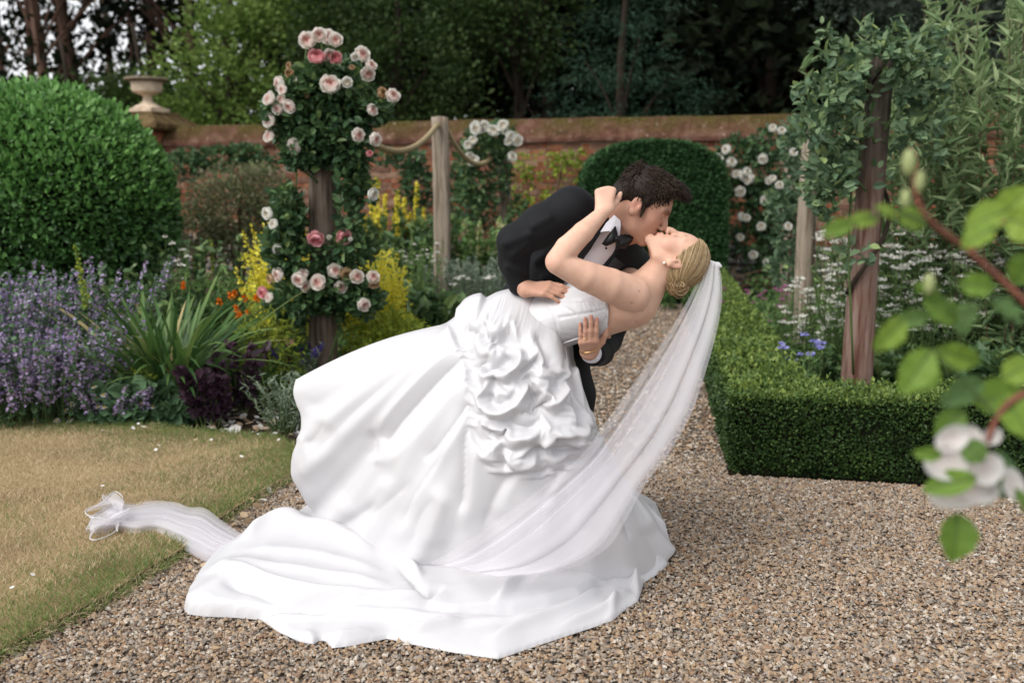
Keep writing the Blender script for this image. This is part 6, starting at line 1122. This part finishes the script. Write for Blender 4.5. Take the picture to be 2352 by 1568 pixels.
t_([(1200, 470), (1270, 540), (1310, 585), (1380, 545)], -.022, 6, kind='c'); t_([(1180, 380), (1240, 460), (1300, 530)], .020, 10); t_([(700, 350), (950, 380), (1150, 440)], .018, 16); t_([(640, 400), (760, 360), (900, 350)], .02, 10)
t_([(1540, 600), (1620, 540), (1700, 470), (1760, 440)], .024, 8); t_([(1600, 545), (1680, 470), (1720, 440)], -.018, 6, kind='c'); t_([(1000, 640), (1200, 655), (1420, 632), (1650, 615), (1800, 560)], .012, 6)
t_([(880, 690), (900, 676), (925, 675), (945, 690)], .022, 4); t_([(1190, 668), (1320, 650), (1450, 628)], .016, 5, 9); t_([(1660, 700), (1800, 660), (1960, 620), (1990, 470)], .026, 9); t_([(1500, 690), (1700, 620), (1850, 560), (1980, 470)], .02, 8)
t_([(2000, 210), (2040, 330), (2060, 450), (2085, 545)], .035, 8, 11); t_([(1980, 230), (1985, 380), (1975, 480)], .03, 8); t_([(1960, 300), (1960, 440), (1900, 520)], -.02, 8, kind='c'); t_([(2100, 200), (2140, 300), (2130, 420)], .022, 12); t_([(2180, 330), (2100, 400)], .02, 10)
t_([(470, 480), (700, 478), (1000, 525), (1260, 565)], .016, 7, 12); t_([(620, 430), (900, 445), (1180, 505)], .012, 8, 14); t_([(1750, 645), (1950, 565), (2060, 485)], .016, 6, 10); t_([(1650, 560), (1850, 430), (1960, 330)], .016, 7, 12)
t_([(760, 640), (950, 660), (1150, 650)], .014, 8); t_([(1420, 720), (1560, 735), (1640, 700)], .014, 7)
rear = np.clip((q[:, 1] - 3.18) / .3, 0, 1); z += (zs + .004 * fbm(np.c_[q, q[:, 0]], 9, 2)) * np.clip(do / .03, 0, 1) + .05 * rear**2 * np.clip(do / .1, 0, 1)
zg = z.reshape(len(gx), len(gy)); zg[1:-1, 1:-1] = zg[1:-1, 1:-1] * .4 + .15 * (zg[2:, 1:-1] + zg[:-2, 1:-1] + zg[1:-1, 2:] + zg[1:-1, :-2]); z = zg.ravel()
z = np.maximum(z, .010 + .004 * np.clip(do / .01, 0, 1)); nxg, nyg = len(gx), len(gy); I, J = np.meshgrid(np.arange(nxg - 1), np.arange(nyg - 1), indexing='ij'); quad = np.stack([I * nyg + J, (I + 1) * nyg + J, (I + 1) * nyg + J + 1, I * nyg + J + 1], -1).reshape(-1, 4)
quad = quad[ins_o[quad].any(1)]; pos = np.c_[q, z]; o_ = ~ins_o; pos[o_, :2] = near_o[o_]; pos[o_, 2] = .006
used = np.unique(quad); remap = np.full(len(q), -1); remap[used] = np.arange(len(used)); Vt = pos[used]; Ft = remap[quad]
mk('train', Vt, Ft, SATIN, gown); BV_T = tree_of(Vt, Ft)
# ================================================================== veil: sheer tulle in gathered layers
def tulle(name, base_a, streak):
    m, nt, b = new_mat(name, .8, .1, (.90, .88, .92)); v = coords(nt, kind='UV'); tr_ = nt.nodes.new('ShaderNodeBsdfTransparent'); tl = nt.nodes.new('ShaderNodeBsdfTranslucent'); tl.inputs[0].default_value = (.90, .88, .92, 1)
    m1 = nt.nodes.new('ShaderNodeMixShader'); m1.inputs[0].default_value = .4; m2 = nt.nodes.new('ShaderNodeMixShader'); u = attr(nt, 'fold'); mr = N(nt, 'MapRange'); mr.inputs[3].default_value = base_a; mr.inputs[4].default_value = streak; nt.links.new(u, mr.inputs[0])
    nt.links.new(b.outputs[0], m1.inputs[1]); nt.links.new(tl.outputs[0], m1.inputs[2]); nt.links.new(mr.outputs[0], m2.inputs[0]); nt.links.new(tr_.outputs[0], m2.inputs[1]); nt.links.new(m1.outputs[0], m2.inputs[2]); nt.links.new(m2.outputs[0], nt.nodes['Material Output'].inputs[0]); return m
TULLE = tulle('tulle', .16, .52)
def first_hit(px, py):
    d = ray(px, py); d = Vector(d / np.linalg.norm(d)); o0 = Vector((0, 0, CAM_H)); best = None
    for bv in (BV_S, BV_T):
        r = bv.ray_cast(o0, d)
        if r[0] is not None and (best is None or r[3] < best): best = r[3]; pt = r[0]
    return None if best is None else np.array(pt)
veil = empty('veil', P(1640, 640, 3.3) * [1, 1, 0], 'long sheer white veil falling from the bun over the gown onto the lawn', 'veil')
veil['category'] = 'veil'
def veil_sheet(name, L, Rr, Ys, folds, seed, amp=.009, nl=115, nw=76, lift=.012, t0=0.0, t1=1.0, hug=True):
    Lc, Rc = resample(L, nl), resample(Rr, nl); Yc_ = resample(np.array(Ys)[:, None], nl)[:, 0]; t = np.linspace(t0, t1, nw); rg = np.random.default_rng(seed); s = np.linspace(0, 1, nl); ph = rg.uniform(0, 6, 4); fr_ = folds * rg.uniform(.8, 1.25, 4); V = np.zeros((nw, nl, 3)); fo = np.zeros((nw, nl))
    for j in range(nw):
        w_ = sum(np.sin(2 * np.pi * fr_[k] * t[j] + ph[k] + (1.1 * np.sin(2.2 * s + k) if k else 0)) / (k + 1) for k in range(4)) / 1.6; w2 = sum(np.sin(2 * np.pi * fr_[k] * 1.3 * t[j] + ph[k] * 2 + .8 * np.sin(3 * s + k)) / (k + 1) for k in range(4)) / 1.6
        tj = np.clip(t[j] + .03 * np.sin(2 * np.pi * fr_[1] * t[j] + ph[1]), 0, 1); C = Lc * (1 - tj) + Rc * tj; e_ = min(1.0, 6 * min(t[j] - t0, t1 - t[j]) + .25)
        for i in range(nl):
            V[j, i] = P(C[i, 0], C[i, 1], Yc_[i] + amp * w_[i] * (.5 + .5 * s[i]))
            if hug and C[i, 1] > 930:
                h_ = first_hit(C[i, 0], C[i, 1])
                if h_ is not None:
                    lim = h_[1] - lift - .006 * (w_[i] + 1)
                    if V[j, i, 1] > lim - .0: V[j, i] = P(C[i, 0], C[i, 1], lim)
        fo[j] = np.clip(.48 + .26 * w2, 0, 1) * e_
    if hug:
        for _ in range(3): V[1:-1, 1:-1] = V[1:-1, 1:-1] * .5 + .125 * (V[:-2, 1:-1] + V[2:, 1:-1] + V[1:-1, :-2] + V[1:-1, 2:])
    V[:, :, 2] = np.maximum(V[:, :, 2], .03); return mk(name, V.reshape(-1, 3), grid_faces(nw, nl), TULLE, veil, True, {'fold': fo.ravel()})
Ledge = [(1620, 606), (1588, 672), (1548, 742), (1492, 828), (1440, 900), (1396, 962), (1330, 1050), (1230, 1130), (1120, 1210), (1030, 1270), (985, 1292)]
Redge = [(1652, 604), (1659, 668), (1650, 745), (1622, 850), (1588, 950), (1536, 1042), (1482, 1112), (1440, 1190), (1390, 1262), (1290, 1312), (1160, 1326)]
Ys = [3.36, 3.33, 3.29, 3.23, 3.17, 3.12, 3.08, 3.05, 3.03, 3.02, 3.00]
veil_sheet('tulle_layer', Ledge, Redge, Ys, 4.2, 1)
veil_sheet('tulle_layer', Ledge, Redge, [y - .025 for y in Ys], 5.5, 2, t0=.16, t1=1.0)
veil_sheet('tulle_layer', Ledge, Redge, [y - .05 for y in Ys], 3.5, 3, t0=.28, t1=.93, lift=.02)
# gathered top of the veil at the comb
V, F = sdf_mesh([q_cap(P(1622, 606, 3.355), P(1650, 606, 3.355), .007, .007, .01), q_cap(P(1632, 601, 3.345), P(1655, 612, 3.345), .006, .006, .01)], .003); mk('comb_gather', V, F, SATIN, veil)
# tail of the veil bunched on the lawn
TLa = [(612, 1246), (560, 1226), (512, 1196), (470, 1166), (436, 1164), (400, 1152), (345, 1149), (305, 1155), (275, 1142), (258, 1130)]
TLb = [(575, 1298), (530, 1296), (480, 1292), (440, 1272), (395, 1244), (345, 1226), (302, 1233), (265, 1224), (235, 1232), (205, 1236)]
for k, (t0, t1, fr_, up_) in enumerate(((0, 1, 3.2, .02), (.05, .9, 4.1, .05), (.2, 1, 2.7, .07), (.1, .8, 3.7, .035))):
    nl_, nw_ = 70, 60; La, Lb = resample(TLa, nl_), resample(TLb, nl_); t = np.linspace(t0, t1, nw_); s = np.linspace(0, 1, nl_); rg = np.random.default_rng(20 + k); V = np.zeros((nw_, nl_, 3)); fo = np.zeros((nw_, nl_))
    for j in range(nw_):
        ph = rg.uniform(0, .4); wv = np.sin(2 * np.pi * fr_ * t[j] + k + 1.2 * np.sin(3 * s)) * .6 + .4 * np.sin(2 * np.pi * fr_ * 2.3 * t[j] + 2 * np.sin(4 * s + k)); C = La * (1 - t[j]) + Lb * t[j]; C = C + np.c_[-8 * np.sin(t[j] * 9 + k) * s**4 * 2.2, 0 * s]; hgt = .03 + up_ * .5 + .02 * np.sin(np.pi * t[j]) + .005 * wv + .02 * np.sin(5 * s + k) * (1 - t[j])
        for i in range(nl_): V[j, i] = G(C[i, 0], C[i, 1], max(hgt[i] * (1 - .8 * t[j] ** 3), .02))
        fo[j] = np.clip(.6 + .09 * wv, 0, 1)
    mk('tulle_layer', V.reshape(-1, 3), grid_faces(nw_, nl_), TULLE, veil, True, {'fold': fo.ravel()})
    rb = [V[j, -1] for j in range(0, nw_, 3)]; Vr, Fr = tube(resample(rb, 50), .0022, 6); mk('satin_edge', Vr, Fr, SATIN, veil)
for pts in ([(270, 1220), (262, 1190), (272, 1160), (282, 1142), (262, 1129), (232, 1158), (215, 1162), (196, 1172), (205, 1184), (230, 1178)], [(205, 1186), (240, 1192), (238, 1202), (215, 1218), (207, 1236), (225, 1238), (262, 1222), (272, 1200), (270, 1180)], [(530, 1236), (560, 1240), (590, 1240), (610, 1250)]):
    V, F = tube(resample([G(x, y, .07 if y < 1200 else .045) for x, y in pts], 60), .0024, 6); mk('satin_edge', V, F, SATIN, veil)
for (pa, pb) in (([(270, 1220), (258, 1190), (232, 1170), (198, 1176)], [(285, 1150), (262, 1131), (235, 1150), (200, 1170)]), ([(285, 1200), (255, 1205), (225, 1215), (207, 1234)], [(300, 1165), (262, 1180), (238, 1192), (206, 1186)])):
    La, Lb = resample(pa, 30), resample(pb, 30); V = np.array([[G(*(La[i] * (1 - t) + Lb[i] * t), .05 + .05 * t + .012 * math.sin(9 * t + i * .2)) for i in range(30)] for t in np.linspace(0, 1, 20)]); mk('tulle_layer', V.reshape(-1, 3), grid_faces(20, 30), TULLE, veil, True, {'fold': np.full(600, .9)})
# ================================================================== out-of-focus rose spray close to the camera
NEARL = tint_mat('near_rose_leaf', [(.09, .17, .07), (.12, .21, .035), (.18, .30, .045), (.27, .38, .06)], .45, .5, .3); NEARP = tint_mat('near_rose_petal', [(.80, .64, .61), (.83, .75, .73)], .45, .6, .1); NEARS = tmat('near_red_stem', (.20, .07, .045), .6, .3, .3, 30)
NEARB = tint_mat('near_bud', [(.20, .28, .08), (.42, .46, .22)], .3, .6, .2)
spray = empty('rose_spray', P(2420, 900, 1.12), 'blurred rose branch with pale flower hanging in from the side', 'rose'); Yn = 1.12
def near_leaf(tip, base, wid, tint, dy=0.0, cup=.12):
    """one leaf from its base pixel to its tip pixel"""
    a, bb = P(*base, Yn + dy), P(*tip, Yn + dy * .6 + rng.uniform(-.02, .02)); d = bb - a; L = np.linalg.norm(d); u = d / L; n0 = unit(np.array([rng.normal(0, .3), -1, .35 + rng.normal(0, .3)])); n0 = unit(n0 - u * np.dot(u, n0)); s_ = np.cross(n0, u)
    t = np.linspace(0, 1, 11); w_ = wid * np.sin(np.pi * t**.85) ** .75; cs = np.linspace(-1, 1, 7); V = np.array([a + u * L * tt_ + s_ * w_[i] * c / 2 + n0 * (-cup * L * (2 * tt_ - 1) ** 2 * .5 + .18 * w_[i] * abs(c) + .003 * math.sin(tt_ * 20) * abs(c)) for i, tt_ in enumerate(t) for c in cs])
    o = mk('leaf', V, grid_faces(11, 7), NEARL, spray, True, {'tint': np.full(77, tint)}); pp = tube([a, a + u * L * .5, a + u * L * .98], [.0012, .0009, .0003], 5); mk('midrib', *pp, STEM, o)
sc_n = Yn / FPX
for tip, base, w_, t in (((2190, 1292), (2200, 1176), 100, .5), ((2112, 905), (2142, 822), 62, .62), ((2068, 905), (2140, 800), 78, .7), ((2255, 835), (2150, 800), 66, .75), ((2008, 805), (2080, 730), 60, .8), ((2150, 720), (2040, 745), 45, .2), ((2120, 680), (2200, 740), 60, .35), ((2205, 770), (2230, 690), 60, .15), ((2352, 745), (2270, 690), 70, .1), ((2290, 660), (2200, 650), 55, .6), ((2160, 930), (2260, 870), 62, .1), ((2148, 1005), (2215, 940), 66, .35), ((2360, 905), (2235, 920), 95, .55), ((2380, 1010), (2300, 905), 85, .75), ((2095, 1040), (2165, 1045), 34, .65), ((2115, 1125), (2245, 1095), 62, .6), ((2210, 1010), (2260, 1060), 60, .25), ((2310, 1150), (2290, 1030), 70, .05), ((2265, 1165), (2290, 1060), 45, .1), ((1888, 540), (1960, 508), 42, .55), ((2020, 500), (1950, 512), 40, .8), ((2125, 520), (2060, 488), 55, .75), ((2010, 470), (2060, 500), 26, .9), ((2215, 520), (2320, 480), 75, .85), ((2205, 565), (2290, 520), 60, .8), ((2370, 430), (2290, 500), 80, .9), ((2400, 530), (2310, 500), 90, .95), ((2330, 655), (2370, 580), 80, .5), ((2100, 650), (2165, 690), 40, .5), ((2380, 830), (2300, 870), 70, .85), ((2370, 1190), (2330, 1120), 40, .3)):
    near_leaf(tip, base, w_ * sc_n, t, rng.uniform(-.04, .05))
def near_stem(pts, r0, r1, m): V, F = tube(resample([P(x, y, Yn + d) for x, y, d in pts], 30), np.linspace(r0, r1, 30), 8); mk('stem', V, F, m, spray)
near_stem([(2420, 760, 0), (2330, 670, .0), (2230, 580, .01), (2140, 510, 0), (2105, 450, 0), (2100, 380, 0)], .0042, .0024, NEARS); near_stem([(2430, 880, 0), (2340, 910, 0), (2290, 960, 0), (2255, 1050, .01), (2230, 1100, .01)], .0045, .0026, NEARS); near_stem([(2230, 580, .01), (2290, 520, .01), (2350, 480, .0)], .0022, .0016, NEARS); near_stem([(2290, 690, 0), (2200, 720, .0), (2150, 660, 0)], .002, .0014, STEM); near_stem([(2290, 960, 0), (2220, 880, 0), (2145, 805, 0)], .0022, .0014, STEM); near_stem([(2140, 510, 0), (2060, 490, 0), (1955, 508, 0)], .002, .0012, STEM)
for x, y, r_ in ((2088, 365, 24), (2112, 410, 20), (2080, 450, 18), (2135, 645, 20)):
    V, F = lump(12, 9, .06); c = P(x, y, Yn); mk('bud', V * np.array([.62, .62, 1.25]) * (1 - .3 * V[:, 2:3]) * r_ * sc_n + c, F, NEARB, spray, True, {'tint': np.clip(.9 - (V[:, 2] + 1) * .1 + .3 * (V[:, 2] > .4), 0, 1)})
for cx, cy, rx, ry, rot in ((2185, 1005, 42, 32, .4), (2225, 1000, 30, 26, -.5), (2170, 1060, 55, 42, -.2), (2215, 1055, 48, 40, .2), (2195, 1130, 70, 38, .1), (2245, 1120, 52, 36, -.3), (2325, 1110, 26, 46, .5), (2278, 1000, 24, 22, .2), (2265, 1075, 40, 40, 0), (2232, 1030, 36, 30, .4)):
    u = np.linspace(-1, 1, 9); U, W = np.meshgrid(u, u, indexing='ij'); rr_ = np.maximum(np.abs(U), np.abs(W)); ang = np.arctan2(W, U); X2, Z2 = rr_ * np.cos(ang), rr_ * np.sin(ang); c = P(cx, cy, Yn + rng.uniform(-.012, .014)); cr, sr = math.cos(rot), math.sin(rot); q = np.stack([(X2 * rx * cr - Z2 * ry * sr) * sc_n, (-.25 + .9 * rr_**2 * .5 + .05 * np.sin(4 * ang)) * -rx * sc_n * .8, (X2 * rx * sr + Z2 * ry * cr) * sc_n], -1).reshape(-1, 3)
    mk('petal', q + c, grid_faces(9, 9), NEARP, spray, True, {'tint': np.clip(.3 + .6 * rr_.ravel(), 0, 1)})
